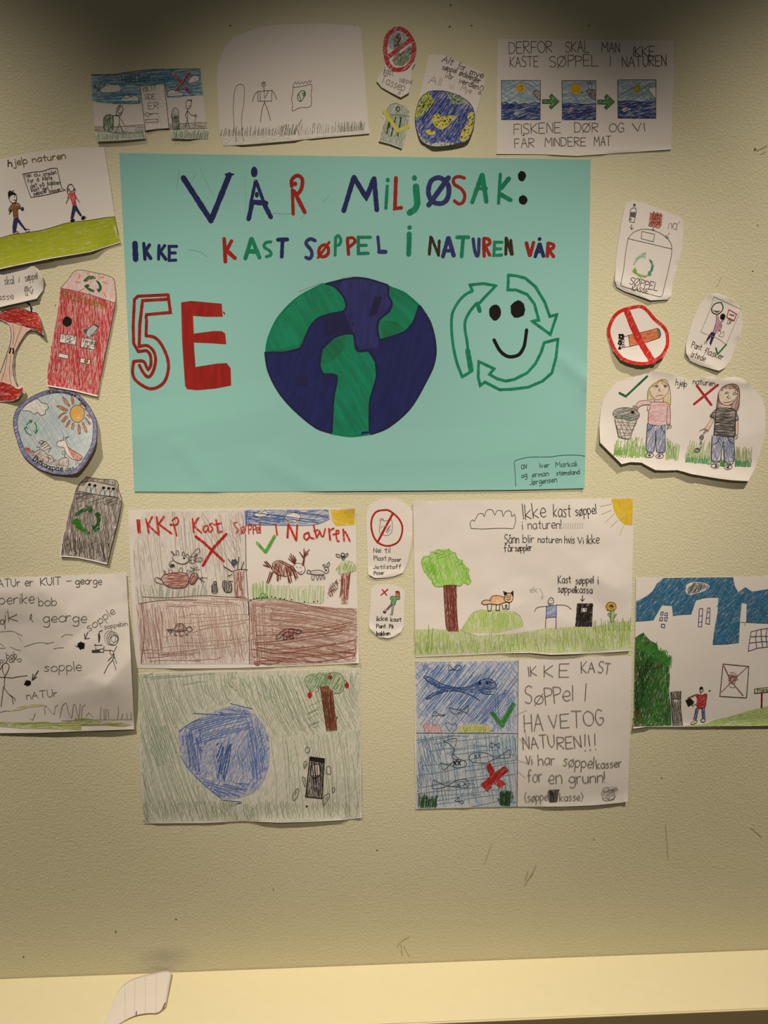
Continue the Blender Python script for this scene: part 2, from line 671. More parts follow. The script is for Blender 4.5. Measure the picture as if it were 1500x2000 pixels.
def wall_material():
    m, n, b = nt('painted_plaster', .75)
    tc = n.nodes.new('ShaderNodeTexCoord')
    n1 = n.nodes.new('ShaderNodeTexNoise')
    n1.inputs['Scale'].default_value = 330
    n1.inputs['Detail'].default_value = 4
    n1.inputs['Roughness'].default_value = .55
    n2 = n.nodes.new('ShaderNodeTexNoise')
    n2.inputs['Scale'].default_value = 3.0
    n2.inputs['Detail'].default_value = 3
    n3 = n.nodes.new('ShaderNodeTexNoise')
    n3.inputs['Scale'].default_value = 120
    n3.inputs['Detail'].default_value = 2
    for q in (n1, n2, n3):
        n.links.new(tc.outputs['Object'], q.inputs['Vector'])
    mix = n.nodes.new('ShaderNodeMix')
    mix.data_type = 'RGBA'
    mix.inputs[6].default_value = lin('#c9c4a8')
    mix.inputs[7].default_value = lin('#cfcaad')
    n.links.new(n2.outputs['Fac'], mix.inputs[0])
    mp = n.nodes.new('ShaderNodeMapping')          # a grey scuffed smudge low on the left
    c = on_wall(322, 1868)
    mp.inputs['Location'].default_value = (-c.x * 22, 0, -c.z * 55)
    mp.inputs['Scale'].default_value = (22, 0, 55)
    n.links.new(tc.outputs['Object'], mp.inputs[0])
    vl = n.nodes.new('ShaderNodeVectorMath')
    vl.operation = 'LENGTH'
    n.links.new(mp.outputs[0], vl.inputs[0])
    sr = n.nodes.new('ShaderNodeMapRange')
    sr.inputs[1].default_value = 0
    sr.inputs[2].default_value = 1
    sr.inputs[3].default_value = .45
    sr.inputs[4].default_value = 0
    n.links.new(vl.outputs['Value'], sr.inputs[0])
    mx = n.nodes.new('ShaderNodeMix')
    mx.data_type = 'RGBA'
    mx.inputs[7].default_value = lin('#8a8672')
    n.links.new(sr.outputs[0], mx.inputs[0])
    n.links.new(mix.outputs[2], mx.inputs[6])
    n.links.new(mx.outputs[2], b.inputs['Base Color'])
    rp = n.nodes.new('ShaderNodeMapRange')
    rp.inputs[1].default_value = .44
    rp.inputs[2].default_value = .74
    n.links.new(n1.outputs['Fac'], rp.inputs[0])
    ad = n.nodes.new('ShaderNodeMath')
    ad.operation = 'MULTIPLY_ADD'
    ad.inputs[1].default_value = .6
    n.links.new(n3.outputs['Fac'], ad.inputs[0])
    n.links.new(rp.outputs[0], ad.inputs[2])
    bp = n.nodes.new('ShaderNodeBump')
    bp.inputs['Strength'].default_value = .45
    bp.inputs['Distance'].default_value = .0009
    n.links.new(ad.outputs[0], bp.inputs['Height'])
    n.links.new(bp.outputs[0], b.inputs['Normal'])
    return m


def plain(name, col, rough, var=.04, scale=40):
    m, n, b = nt(name, rough)
    tc = n.nodes.new('ShaderNodeTexCoord')
    nz = n.nodes.new('ShaderNodeTexNoise')
    nz.inputs['Scale'].default_value = scale
    nz.inputs['Detail'].default_value = 4
    n.links.new(tc.outputs['Object'], nz.inputs['Vector'])
    mix = n.nodes.new('ShaderNodeMix')
    mix.data_type = 'RGBA'
    c = lin(col)
    mix.inputs[6].default_value = tuple(v * (1 - var) for v in c[:3]) + (1,)
    mix.inputs[7].default_value = tuple(min(1, v * (1 + var)) for v in c[:3]) + (1,)
    n.links.new(nz.outputs['Fac'], mix.inputs[0])
    n.links.new(mix.outputs[2], b.inputs['Base Color'])
    return m


LEDGE_Z = CAM_Z - 0.73685
LEDGE_D = 0.1073
wall = box('wall_back', -2.2, 2.2, 0.0, 0.12, 0.0, 3.2, wall_material())
wall['kind'] = 'structure'
floor = box('floor', -2.2, 2.2, -2.6, 0.12, -0.06, 0.0, plain('linoleum', '#6f6553', .5, .12, 25))
floor['kind'] = 'structure'
ledge = box('trim_1', -2.2, 2.2, -LEDGE_D, 0.0, LEDGE_Z - .032, LEDGE_Z, plain('cream_laminate', '#e3d9b4', .45, .03, 60), .0015)
ledge['kind'] = 'structure'
band = box('edge_band', -2.2, 2.2, -LEDGE_D - .0012, -LEDGE_D - .00005, LEDGE_Z - .0315, LEDGE_Z - .0012, plain('brown_edging', '#8c7c5c', .5, .05, 60))
band.parent = ledge

# ------------------------------------------------------------------ the teal poster
FR = (220, 290, .32)
FS = (660, 290, .34667)
FT = (230, 520, .19333)
FU = (500, 520, .24667)
FW_ = (860, 520, .2)
FX = (980, 870, .12667)
FULL = (0, 0, 1.0)

s = Sheet('poster', 'large mint green poster with a marker-drawn globe and a big red 5E', FULL,
          '232.8,299 520,303 840,307 1154,311.5 1149,600 1142,953.6 1000,957 700,959 420,961 262,960 252,700 243,500', paper=TEAL, gap=.8, wrinkle=.5, wfreq=.006,
          lifts=[((640, 962), (1142, 955), 60, 3.0), ((1142, 954), (1142, 950), 40, 4.5), ((262, 962), (400, 962), 40, 1.5), ((1150, 740), (1147, 760), 45, 3.0)],
          creases=[((1095, 700), (1150, 745), 1.2, 22), ((262, 850), (520, 800), .8, 60), ((700, 905), (1000, 890), .7, 60), ((350, 870), (420, 955), .6, 25), ((520, 900), (610, 950), .6, 25)], step=7, cat='poster')
B, G, Rd, K, PP = 'mblue|m|70', 'mgreen|m|80', 'mred|m|85', 'mblack', 'mpurple|m|60'
s.part('title_lettering')
s.fr = FR
s.let().L(B, 11, '432,180 600,440', '712,162 600,440').L(B, 4, '690,158 735,158')
s.let().L(B, 6.5, '872,200 845,325 832,428', '876,200 925,335').L(B, 9, '830,430 850,340', '925,340 965,418').L(B, 10, '850,326 935,334').dot(B, 880, 282, 13, 18).dot(B, 864, 144, 20, 33).L('pl', 1, '870,180 872,200')
s.let().L(Rd, 6.5, '1097,252 1102,400').C(Rd, 7.5, '1093,230 1094,190 1128,165 1158,190 1150,250 1124,282').L(Rd, 8, '1108,262 1172,388').dot(Rd, 1114, 216, 13, 15)
s.fr = FS
s.let().L(B, 9.5, '33,350 90,162').L(B, 9.5, '92,165 160,278 202,172').L(B, 9.5, '204,170 219,345')
s.let().L(G, 6.5, '278,212 270,336').dot(G, 281, 178, 12, 13)
s.let().L(Rd, 7.5, '327,166 321,338 357,334')
s.let().L(G, 13, '440,215 447,310').C(G, 12, '447,310 435,340 404,362').dot(G, 431, 166, 14, 16)
s.let().C(PP, 9.5, '575,165 530,178 512,220 512,262 535,300 580,310 612,290 625,245 618,200', close=True).L(PP, 10, '512,318 622,165')
s.let().C(Rd, 6.5, '712,166 680,158 653,170 655,200 695,228 714,262 706,300 682,312 657,295')
s.let().L(G, 8.5, '757,302 810,150').L(G, 9, '814,150 836,298').L(G, 7, '782,225 835,225').dot(G, 811, 200, 8, 11)
s.let().L(G, 6.5, '915,145 905,308').L(G, 9, '962,170 920,222').L(G, 8.5, '915,258 972,290')
s.let().dot(K, 1036, 156, 23, 30).dot(K, 1043, 290, 25, 27)
s.part('subtitle_lettering')
s.fr = FR
s.let().L(B, 11, '136,580 140,675')
s.let().L(B, 6.5, '190,580 197,675').L(B, 6.5, '225,588 200,625').L(B, 7, '200,625 232,670')
s.let().L(B, 6, '283,592 280,675').L(B, 6, '318,592 290,630').L(B, 7, '290,630 324,675')
s.let().L(B, 6, '390,597 345,597 345,683 385,681', '345,637 382,637')
s.let().L(Rd, 7.5, '681,552 688,690').L(Rd, 7, '725,565 695,622').L(Rd, 8, '695,622 746,668')
s.let().L(G, 8, '810,670 846,552').L(G, 8, '850,552 896,665').L(G, 9, '828,628 882,628')
s.let().C(G, 6, '965,570 935,575 925,600 962,628 965,650 938,660')
s.let().L(B, 8, '1010,557 1065,555').L(B, 7.5, '1037,560 1032,660')
s.let().C(PP, 7, '1235,562 1205,552 1180,578 1212,622 1215,655 1200,672 1180,665')
s.let().C(Rd, 6.5, '1290,588 1262,610 1262,650 1290,660 1315,640 1315,605', close=True).L(Rd, 5, '1254,666 1322,572')
s.let().L(G, 6, '1361,545 1358,650').C(G, 6, '1360,545 1378,532 1393,560 1382,588 1364,590')
s.let().L(Rd, 6.5, '1433,560 1440,645').C(Rd, 6, '1433,548 1465,545 1480,568 1445,600')
s.fr = FS
s.let().L(G, 6.5, '183,500 115,500 115,592 170,590').L(G, 6, '118,546 160,545')
s.let().C(PP, 6, '225,498 230,550 232,578').L(PP, 8, '232,582 268,582')
s.let().L(G, 10, '402,482 399,595').dot(G, 404, 445, 13, 13)
s.let().L('mbrown|m', 6, '523,500 515,595').L('mbrown|m', 5.5, '527,502 567,600', '567,602 571,520')
s.let().L(PP, 8, '592,608 620,505').L(PP, 8.5, '624,505 652,602').L(PP, 7, '602,576 644,576')
s.let().L(G, 7.5, '672,500 735,500').L(G, 7.5, '706,502 697,608')
s.let().C(PP, 6.5, '762,510 770,570 782,604 792,590 795,510')
s.let().L(Rd, 7, '822,510 824,605').C(Rd, 6.5, '824,506 850,512 855,535 828,552').L(Rd, 6.5, '830,552 855,600')
s.let().L(G, 6, '925,528 883,528 878,602 922,600', '880,565 917,565')
s.let().L('mbrown|m', 6, '946,595 948,505', '950,508 978,595', '982,595 974,518')
s.let().L(Rd, 7, '1062,532 1080,602').L(Rd, 7, '1084,600 1102,530')
s.let().L(B, 7, '1112,608 1134,540').L(B, 7.5, '1138,540 1158,605').L(B, 5, '1122,582 1150,582').dot(B, 1136, 510, 11, 11)
s.let().L(Rd, 7, '1184,535 1180,606').C(Rd, 6.5, '1186,533 1212,540 1214,558 1188,572').L(Rd, 6.5, '1188,572 1215,608')
s.part('class_number')
s.let()
s.fr = FT
RT_ = 'mred|m|40'
s.L(RT_, 6, '500,288 203,302 168,335 155,600 160,780 208,862').C(RT_, 6, '208,862 250,855 295,855 330,905 333,1000 305,1045').C(RT_, 6, '305,1045 285,1005 268,968 230,955 160,962', '160,962 150,1080 195,1165 330,1237 455,1185 508,1060 502,930 440,790 370,718 285,702')
s.L(RT_, 6, '285,702 290,540 285,520 290,488 532,466 508,288')
s.L(RT_, 6, '505,332 250,346 222,590 216,810').C(RT_, 6, '216,812 265,800 312,808 362,860 382,950 355,1065 310,1118 262,1080 218,1000')
s.let().F('mred|m|88', '640,365 740,350 1050,378 1055,440 1060,510 890,510 760,500 768,680 960,655 1050,655 1085,680 1096,788 950,778 768,770 785,1018 1000,983 1100,978 1140,1030 1145,1205 990,1235 800,1252 700,1242 680,1210 650,760 643,500')
s.L(RT_, 3, '720,400 740,460', '800,1040 785,1220', '1070,465 1078,480')
s.part('globe_drawing')
s.fr = FU
s.FC('mblue|m|75', '75,680 100,560 180,400 330,250 530,140 700,105 850,95 1030,145 1170,210 1295,310 1380,450 1420,620 1410,760 1350,900 1220,1120 1050,1270 900,1330 750,1345 610,1330 470,1270 300,1130 180,990 100,830')
s.F('mpurple|m|80', '700,110 850,98 1030,148 1070,290 985,420 960,640 820,660 770,530 700,360 700,290 620,150')
s.F('#151845|m|60', '520,410 690,360 765,520 660,530 540,560', '300,880 420,860 400,950 330,950', '940,240 1000,240 960,380 890,400')
for nm, c in (('continent', '80,675 100,560 180,400 330,250 530,140 620,165 685,240 715,310 690,350 580,375 490,405 430,470 390,560 345,645 220,675'),
              ('continent', '1055,165 1170,210 1285,310 1240,440 1180,510 1080,550 985,580 965,500 980,430 1060,360 1080,290 1050,230'),
              ('continent', '600,1322 620,1050 645,900 625,858 530,850 510,780 530,660 620,570 710,540 775,545 790,640 800,670 890,680 940,760 950,870 920,980 895,1100 895,1322 750,1345')):
    s.part(nm, True)
    s.fr = FU
    s.F('mgreen|m|%d' % (-40 if '1055' in c[:5] else -62), c)
    s.F('#0a6a48|m|-50', '510,780 530,660 620,570 710,545 700,660 600,760' if c[:4] == '600,' else ('80,675 240,645 340,620 390,540 345,645 220,675' if c[:3] == '80,' else '1010,430 1120,440 1160,500 1080,545 985,575'))
s.cur = s.top[1]
D_ = '#14173f|m|40'
s.C(D_, 4, '75,685 220,682 345,650 392,560 432,475 492,412 580,380 692,355 718,312', '718,312 690,235 620,160 560,140', '1052,160 1048,230 1075,290 1055,355 975,425 962,500 980,590', '980,585 1080,555 1182,515 1244,445 1292,312', '598,1320 614,1050 640,900 622,860 530,855', '530,855 504,780 524,655 616,564 705,535 770,535 800,665 895,675 948,760 958,870 926,980 900,1100 900,1320')
s.C(D_, 3.5, '72,685 97,830 178,992 298,1134 468,1274 590,1320', '910,1330 1052,1272 1222,1122 1352,902 1412,762 1422,620 1382,450 1300,315', '560,138 700,104 850,94 1040,148')
s.C('mgreen', 3, '78,670 100,558 178,400 328,248 530,138', '1060,165 1172,208 1290,305', '600,1325 750,1347 900,1330')
s.C('pl', .8, '340,200 430,165 520,130', '680,95 780,82 860,88')
s.part('recycling_face')
s.fr = FW_
for c in ('315,240 290,182 420,168 542,190 500,235 440,295 380,362', '665,88 660,230 740,230 850,275 920,370 962,525 895,535 1075,665 1140,470 1070,490 1020,350 930,200 830,115 740,92 665,85',
          '1150,710 1015,745 985,840 930,950 850,1040 720,1105 640,1120 560,1100 480,1055 525,1000 375,930 370,1080 390,1165 435,1130 580,1205 700,1200 860,1180 1000,1120 1090,1040 1130,890 1150,710'):
    s.part('arrow', True)
    s.fr = FW_
    s.L('mgreen|m|45', 5.5, c)
    if c[:7] == '315,240':
        s.C('mgreen|m|45', 5.5, '315,240 240,280 175,350 125,440 110,520 112,650 130,800 165,950 215,1080').L('mgreen|m|45', 5.5, '215,1080 310,1020')
        s.C('mgreen|m|45', 5.5, '350,365 290,440 245,530 242,620 262,740 270,830').L('mgreen|m|45', 10, '268,825 300,1010').L('mgreen|m|45', 8, '362,365 385,435')
s.part('eye', True).dot(K, 535, 450, 62, 78)
s.part('eye', True).F(K, '760,330 720,350 686,385 690,460 720,500 760,503 815,480 830,425 815,365 785,340')
s.part('mouth', True).C(K, 6.5, '525,720 580,820 640,872 700,883 770,860 815,790 830,720 843,622')
s.part('signature_box')
s.fr = FX
s.C('#2b4a42', 1, '215,632 205,400 195,260 205,235 340,195 460,178 740,176 920,152 1170,148 1280,165')
s.T('#22352f', 1, 'av', 305, 365, 400, 350, 110).T('#22352f', 1, 'Iver', 590, 345, 740, 335, 75).T('#22352f', 1, 'Markali', 835, 335, 1160, 318, 80)
s.T('#22352f', 1, 'og', 310, 500, 395, 490, 80).T('#22352f', 1, 'werman', 460, 490, 725, 470, 80).T('#22352f', 1, 'stemsland', 845, 462, 1205, 440, 75).T('#22352f', 1, 'Jørgensen', 435, 610, 855, 560, 85)
s.fr = FR
for c in ('530,110 570,200 622,300', '405,130 390,250', '510,145 480,210', '810,160 812,390', '975,395 1050,398 1090,395', '460,615 530,630 575,660', '1145,430 1175,400', '1280,330 1320,290'):
    s.part('pencil_guide_line').C('#78a396', .7, c)
s.done()

# ------------------------------------------------------------------ top row
FA = (160, 100, .18667)
s = Sheet('drawing', 'paper cutout with blue sky, two green bins and a red cross', FA,
          '98,243 240,243 360,237 480,218 600,205 740,190 1000,186 1240,183 1262,430 1300,740 1320,915 1130,918 935,912 920,770 780,775 655,790 666,912 400,938 150,945 118,600', gap=1.0,
          lifts=[((150, 945), (666, 915), 200, 4.5), ((935, 912), (1120, 920), 160, 5)])
s.part('sky_drawing')
s.F('#4d86a0|p|4|.85', '98,246 240,246 360,240 480,221 600,208 740,193 1000,189 1240,186 1268,462 1130,468 895,485 868,345 610,362 618,545 400,555 250,545 108,525')
s.H('#2f6c8e', 1, '98,246 360,240 740,193 1240,186 1268,462 895,485 868,345 610,362 618,545 400,555 108,525', -4, 2.6, .3)
s.C('pd', 1, '98,243 240,243 360,238 480,219 740,191 1000,187 1240,184', '868,345 900,490')
for c in ('200,430 195,395 235,370 250,335 285,330 320,350 370,345 410,380 395,420 300,432', '410,520 425,485 470,460 510,475 545,462 585,480 595,520 560,538 470,535', '890,460 910,415 960,405 1010,420 1055,440 1050,470 960,480', '1110,330 1140,270 1195,250 1230,280 1210,315 1160,330'):
    s.part('cloud', True)
    s.FC('w', c).C('#33566b', 1, c, close=True)
s.part('heading').T('#27435c', 1.1, 'Hold', 420, 330, 560, 325, 75).T('#27435c', 1.1, 'kast', 600, 318, 710, 315, 75).L('#27435c', 1, '750,290 760,310', '800,300 870,295', '900,285 930,290')
s.part('check_mark').L('#1d5138|p|60|.9', 4, '122,350 170,412', '165,415 218,275')
s.part('cross_mark').L('#8d2832|p|50|.95', 5.5, '950,230 1125,425', '1130,235 985,410')
s.part('ground_drawing')
s.F('#8d8580|p|0|.6', '130,790 300,790 500,775 650,768 658,850 400,862 135,828', '912,765 1100,755 1305,742 1312,805 920,815')
s.C('pd', .8, '130,790 350,790 650,768', '135,828 280,845 450,862 655,842', '912,765 1305,742', '920,815 1310,805')
s.part('grass_drawing')
s.F('#9fb39c|p|80|.5', '138,835 400,865 655,850 664,908 400,932 152,940', '925,820 1312,810 1318,910 1130,912 937,908')
s.grass('#6c8468', 1, 150, 935, 660, 905, 50, 45, 90, -.2).grass('#6c8468', 1, 940, 908, 1315, 910, 38, 45, 90, .2)
s.part('bin_drawing')
s.FC('#4c6a50|p|85|.9', '232,830 230,700 280,662 325,690 322,830').C('pd', 1, '232,830 230,700 280,662 325,690 322,830', '255,690 262,720 300,700')
s.part('bin_drawing')
s.FC('#8fa394|p|85|.6', '935,680 950,610 985,592 1010,630 1012,680').F('#3f5c44|p|88|.9', '940,680 1012,680 1022,820 955,818').C('pd', 1, '935,690 950,610 985,592 1010,630 1012,680', '935,665 1010,672').L('pd', 1, '940,680 955,818 1022,820 1012,680')
s.part('person_drawing')
s.C('pd', 1, '360,670 362,610 395,565 428,590 420,640 390,650 375,625 400,585').C('pc', 1.5, '365,600 395,570 425,580').L('pd', 1, '355,665 410,668', '330,690 320,672 385,678', '388,680 392,760', '392,685 445,775', '390,755 355,855', '390,755 437,858', '412,630 412,668')
s.part('person_drawing')
s.C('pd', 1, '1090,590 1088,540 1110,510 1145,520 1140,570 1115,605 1090,590').L('pd', 1, '1110,515 1150,505 1142,530', '1118,570 1135,578', '1105,605 1103,710', '1105,620 1140,668 1185,672', '1105,620 1082,670 1102,710', '1103,710 1080,800', '1103,710 1130,815').ring('pd', 1, 1190, 675, 12).C('pc', .8, '1190,700 1180,730 1190,742', '1185,755 1180,780 1190,775', '1178,800 1182,830', '1170,840 1180,850 1185,835')
s.part('sign_drawing')
s.base += .0004
s.F('w', '607,362 862,340 912,808 780,818 665,832').L('pd', 1.1, '665,832 607,362 862,340 912,805').L('#2b2725', 1.4, '668,832 790,816 912,808')
s.T('pc', .9, 'RIKTI?', 640, 430, 785, 412, 62).T('pc', 1, 'SIDE', 655, 505, 770, 500, 55).T('pc', 1, 'ER', 695, 605, 805, 600, 65)
s.L('pd', 1, '800,652 700,655 690,640 655,662 690,685 705,665 740,655', '670,715 795,710 797,742 672,748 668,715')
s.done()

FB = (410, 30, .22)
s = Sheet('drawing', 'white sheet with a rounded top corner and a pencil stick figure in a vest', FB,
          '115,1160 85,1000 60,600 75,430 120,310 200,200 300,155 460,100 600,82 1000,72 1290,90 1340,110 1370,500 1400,900 1415,1050 1000,1085 760,1110 400,1142', gap=1.0,
          lifts=[((280, 1150), (760, 1110), 120, 5), ((900, 1095), (1410, 1050), 90, 3)], creases=[((800, 520), (1100, 430), .7, 90)])
s.part('post_drawing').C('pc', 1, '235,1120 212,950 208,800 218,680 240,625 275,612 305,640 300,780 282,900 285,1010 302,1130')
s.part('person_drawing')
s.C('pd', 1.1, '478,588 460,605 468,630 490,625 492,598 478,590', '470,600 478,618 484,600').L('pd', 1.1, '478,635 482,672', '428,675 550,665 548,762 425,762 428,675', '445,675 448,760', '480,675 486,740 520,672').C('pd', 1.1, '425,675 395,710 378,768', '552,668 575,700 592,745').L('pd', 1.1, '485,755 485,775').C('pd', 1.1, '485,772 462,840 448,945', '487,775 512,840 538,932')
s.part('bin_drawing')
s.C('pd', 1, '740,628 735,690 724,745 735,790 733,848 800,820 895,805 898,700 902,615 830,628 740,640').C('pc', .9, '738,622 760,588 768,612 790,585 795,612 820,590 830,610 850,582 858,605 885,575 890,600 905,572')
s.part('recycling_mark').C('#33583c', 1.4, '780,710 800,680 830,668 840,700 825,745 800,765 780,740 778,705', '790,700 805,745 800,765', '820,690 850,700 835,720 820,695', '840,672 848,690')
s.part('grass_drawing')
s.F('#a9ada0|p|0|.35', '100,1085 300,1060 760,1085 1390,1035 1412,1048 760,1105 400,1138 115,1155')
s.grass('#7a7b6e', 1, 100, 1070, 620, 1065, 50, 40, 90, .15).grass('#727466', 1, 620, 1075, 760, 1060, 20, 50, 110, .2).grass('#8a8b80', .9, 780, 1065, 1150, 1040, 26, 40, 110, .1).grass('#757a68', 1, 1150, 1035, 1370, 1020, 30, 45, 95, .0)
s.L('pc', 1, '790,1055 770,1000 815,925', '95,1065 110,1015')
s.done()

FC_ = (710, 30, .17333)
s = Sheet('drawing', 'paper cutout with a red no-littering oval over a pointed paper tail', FC_,
          '380,120 300,150 240,230 215,350 222,480 238,570 205,640 145,735 200,810 300,865 420,925 510,872 530,790 545,610 585,500 602,390 580,300 520,200 450,135', gap=1.0,
          lifts=[((145, 735), (420, 930), 130, 5), ((420, 930), (510, 872), 130, 5)], step=4.5)
s.part('scene_drawing')
s.FC('#7d96a3|p|30|.75', '330,190 440,200 500,260 480,310 420,380 300,370 278,300').F('#6d7a62|p|50|.8', '320,500 400,440 520,340 560,360 540,480 440,575 350,560')
s.F('#4f463c|p|70|.9', '335,215 415,200 430,330 345,395').C('#3a2a22', 1.4, '370,250 410,260 400,300 360,290', '360,340 400,330 370,380').C('#5c3a2c', 1.3, '380,230 390,280 360,360')
s.FC('#5d5a4c|p|70|.9', '490,380 530,350 560,385 540,440 495,430').C('#2f2d28', 1, '500,390 530,370 545,420 510,430', '330,510 420,440 500,400', '400,570 430,490 410,430').H('#57704f', 1, '330,510 420,450 520,450 500,540 420,575 350,560', -60, 2, .2)
s.F('#8a4f4a|p|40|.7', '350,430 400,410 410,440 330,500')
s.part('no_sign')
s.C('#b03039|p|40|1.1', 8.5, '380,150 320,175 265,245 245,350 250,450 275,540 330,600 400,612 480,590 545,510 572,400 560,310 510,220 450,165', close=True)
s.L('#a5303a|p|-35|1.1', 8, '275,470 525,280')
s.part('lettering').T('pc', 1, 'kast', 225, 655, 335, 680, 80).T('pl', 1, 'søppel', 400, 745, 540, 775, 60).T('pc', 1, 'Tassep', 185, 755, 455, 860, 95).ring('pl', .8, 400, 880, 14)
s.L('pd', 1, '580,550 545,610')
s.done()

s = Sheet('drawing', 'small paper cutout of a grey-green dustbin with a yellow tick over it', FC_,
          '385,985 310,1000 262,1060 235,1120 205,1130 230,1170 200,1300 170,1415 300,1450 430,1498 470,1400 495,1295 515,1200 522,1080 490,1020', gap=1.0,
          lifts=[((170, 1415), (430, 1498), 140, 5)], step=4.5)
s.part('bin_drawing')
s.F('#8c9c8a|p|75|.85', '385,990 310,1005 262,1065 240,1120 240,1170 205,1300 178,1410 300,1442 425,1488 465,1400 490,1295 510,1200 517,1080 486,1025')
s.C('#4d5a4b', 1, '300,1115 410,1125 520,1140', '385,988 312,1003 264,1062').dot('#49574a', 388, 1055, 26, 33).dot('#c3c9b5', 388, 1055, 13, 18)
for st in ('300,1150 262,1330', '362,1150 310,1360', '425,1150 385,1360', '300,1150 290,1260', '420,1150 405,1290'):
    s.L('#2e3d31', 2.6, st)
s.H('#77866f', .8, '262,1065 510,1080 490,1295 425,1488 178,1410', 75, 3, .3)
s.part('check_mark').L('#c1bd3a|p|20|1.2', 7, '235,1085 285,1160 385,1300', '385,1300 500,1250')
s.done()

s = Sheet('drawing', 'blue and yellow earth cutout on a tilted slip with pencil writing', FC_,
          '735,440 900,445 1150,560 1345,640 1365,790 1330,900 1260,1130 1252,1190 1230,1300 1180,1410 1080,1450 960,1470 780,1482 660,1430 610,1330 580,1200 590,1080 630,920 660,800 700,620', gap=1.0,
          lifts=[((620, 1380), (780, 1490), 220, 6), ((780, 1490), (1180, 1430), 300, 10), ((1330, 900), (1260, 1130), 60, 2.5), ((1180, 1430), (1240, 1250), 120, 6)])
s.part('lettering')
s.T('pd', 1.3, 'Alt', 880, 520, 1000, 560, 75, slant=.1).T('pd', 1.1, 'for', 1060, 600, 1145, 625, 75).T('pd', 1.4, 'mye', 1195, 665, 1345, 710, 75).T('pd', 1.2, 'søppel', 885, 605, 1040, 655, 62).T('pd', 1.3, 'ødeleger', 1075, 670, 1310, 770, 70)
s.T('pc', 1.1, 'vår', 915, 700, 1010, 725, 62).T('pd', 1.3, 'verden', 1070, 755, 1290, 838, 62).C('pd', 1, '1310,840 1320,800 1340,790 1350,830 1310,860').ring('pd', 1, 1310, 878, 15).T('pl', 1.1, 'All', 730, 760, 870, 795, 85).T('pll', 1, 'vi', 960, 820, 1010, 830, 70).T('pl', 1, 'Mye', 1095, 840, 1210, 885, 60)
s.part('globe_drawing')
s.FC('#2b4490|p|55|.95', '830,850 940,860 1100,920 1210,1010 1250,1130 1240,1260 1180,1400 1080,1442 960,1465 780,1475 665,1425 615,1330 585,1200 595,1080 640,940 730,865')
s.H('#1f3374', 1, '830,855 940,865 1100,925 1210,1015 1245,1130 1235,1260 1080,1435 780,1465 620,1330 590,1200 640,945', -55, 2.4, .2)
Y_ = '#b9b32c|p|30|1.0'
for c, key in (('735,870 690,890 640,945 600,1060 590,1145 660,1130 710,1080 770,1010 795,960 760,910', '#a8b42a|p|60|1.1'), ('830,1100 780,1140 770,1180 800,1240 830,1265 880,1285 950,1250 1000,1190 1048,1150 1000,1125 950,1130 880,1140', Y_), ('700,1300 750,1285 810,1315 790,1345 720,1340', Y_), ('1240,1090 1190,1100 1170,1150 1190,1200 1130,1270 1095,1340 1090,1410 1120,1425 1180,1380 1230,1280 1250,1180', Y_), ('940,870 960,925 1010,1000 1080,1000 1150,985 1180,985 1100,920 1010,880', '#69886f|p|40|.9'), ('600,1310 640,1340 680,1395 740,1430 760,1470 670,1425 615,1340', '#8aa08f|p|40|.8'), ('740,1455 860,1430 960,1440 1020,1440 960,1465 800,1476', '#9aad9c|p|10|.8')):
    s.part('land_drawing', True).FC(key, c)
    P_ = pts(c)
    x0, x1 = min(a[0] for a in P_), max(a[0] for a in P_)
    y0, y1 = min(a[1] for a in P_), max(a[1] for a in P_)
    k = 0
    for _ in range(int((x1 - x0) * (y1 - y0) / 1100) + 3):
        x, y = random.uniform(x0, x1), random.uniform(y0, y1)
        if inside((x, y), P_) and min(math.dist((x, y), a) for a in P_) > 14:
            s.L('bk', 1.6, '%.0f,%.0f %.0f,%.0f' % (x, y, x + random.uniform(4, 14), y - random.uniform(2, 12)))
s.cur = s.top[1]
s.C('#1b2340', 1, '830,848 940,858 1100,918 1212,1008 1252,1130 1242,1260', '1242,1260 1182,1402 1080,1445 960,1468 780,1478 662,1428 612,1330 582,1200 592,1080 638,938 730,862 830,848')
s.done()

FD = (950, 60, .25333)
s = Sheet('drawing', 'white sheet with three small seascapes joined by green arrows', FD,
          '85,65 400,66 760,68 1100,72 1446,76 1440,400 1425,915 1100,938 700,966 400,952 78,950 80,500', gap=.9, lifts=[((500, 960), (900, 955), 60, 2.0), ((78, 950), (1425, 918), 30, 1.5)], wrinkle=.3)
s.part('heading')
for w_ in (('DERFOR', 175, 178, 510, 165, 92), ('SKAL', 610, 167, 795, 165, 85), ('MAN', 890, 163, 1030, 165, 72), ('IKKE', 1135, 195, 1300, 195, 78), ('KASTE', 182, 280, 402, 275, 80), ('SØPPEL', 487, 280, 865, 270, 85), ('I', 955, 272, 962, 272, 78), ('NATUREN', 1050, 280, 1390, 270, 80)):
    s.T('pd', 1.2, *w_)
s.part('caption')
for w_ in (('FISKENE', 212, 798, 575, 785, 78), ('DØR', 682, 785, 862, 780, 72), ('OG', 950, 780, 1060, 780, 68), ('VI', 1133, 778, 1228, 772, 62), ('FÅR', 218, 905, 370, 898, 72), ('MINDERE', 452, 892, 768, 888, 66), ('MAT', 832, 888, 962, 888, 72)):
    s.T('pd', 1.2, *w_)
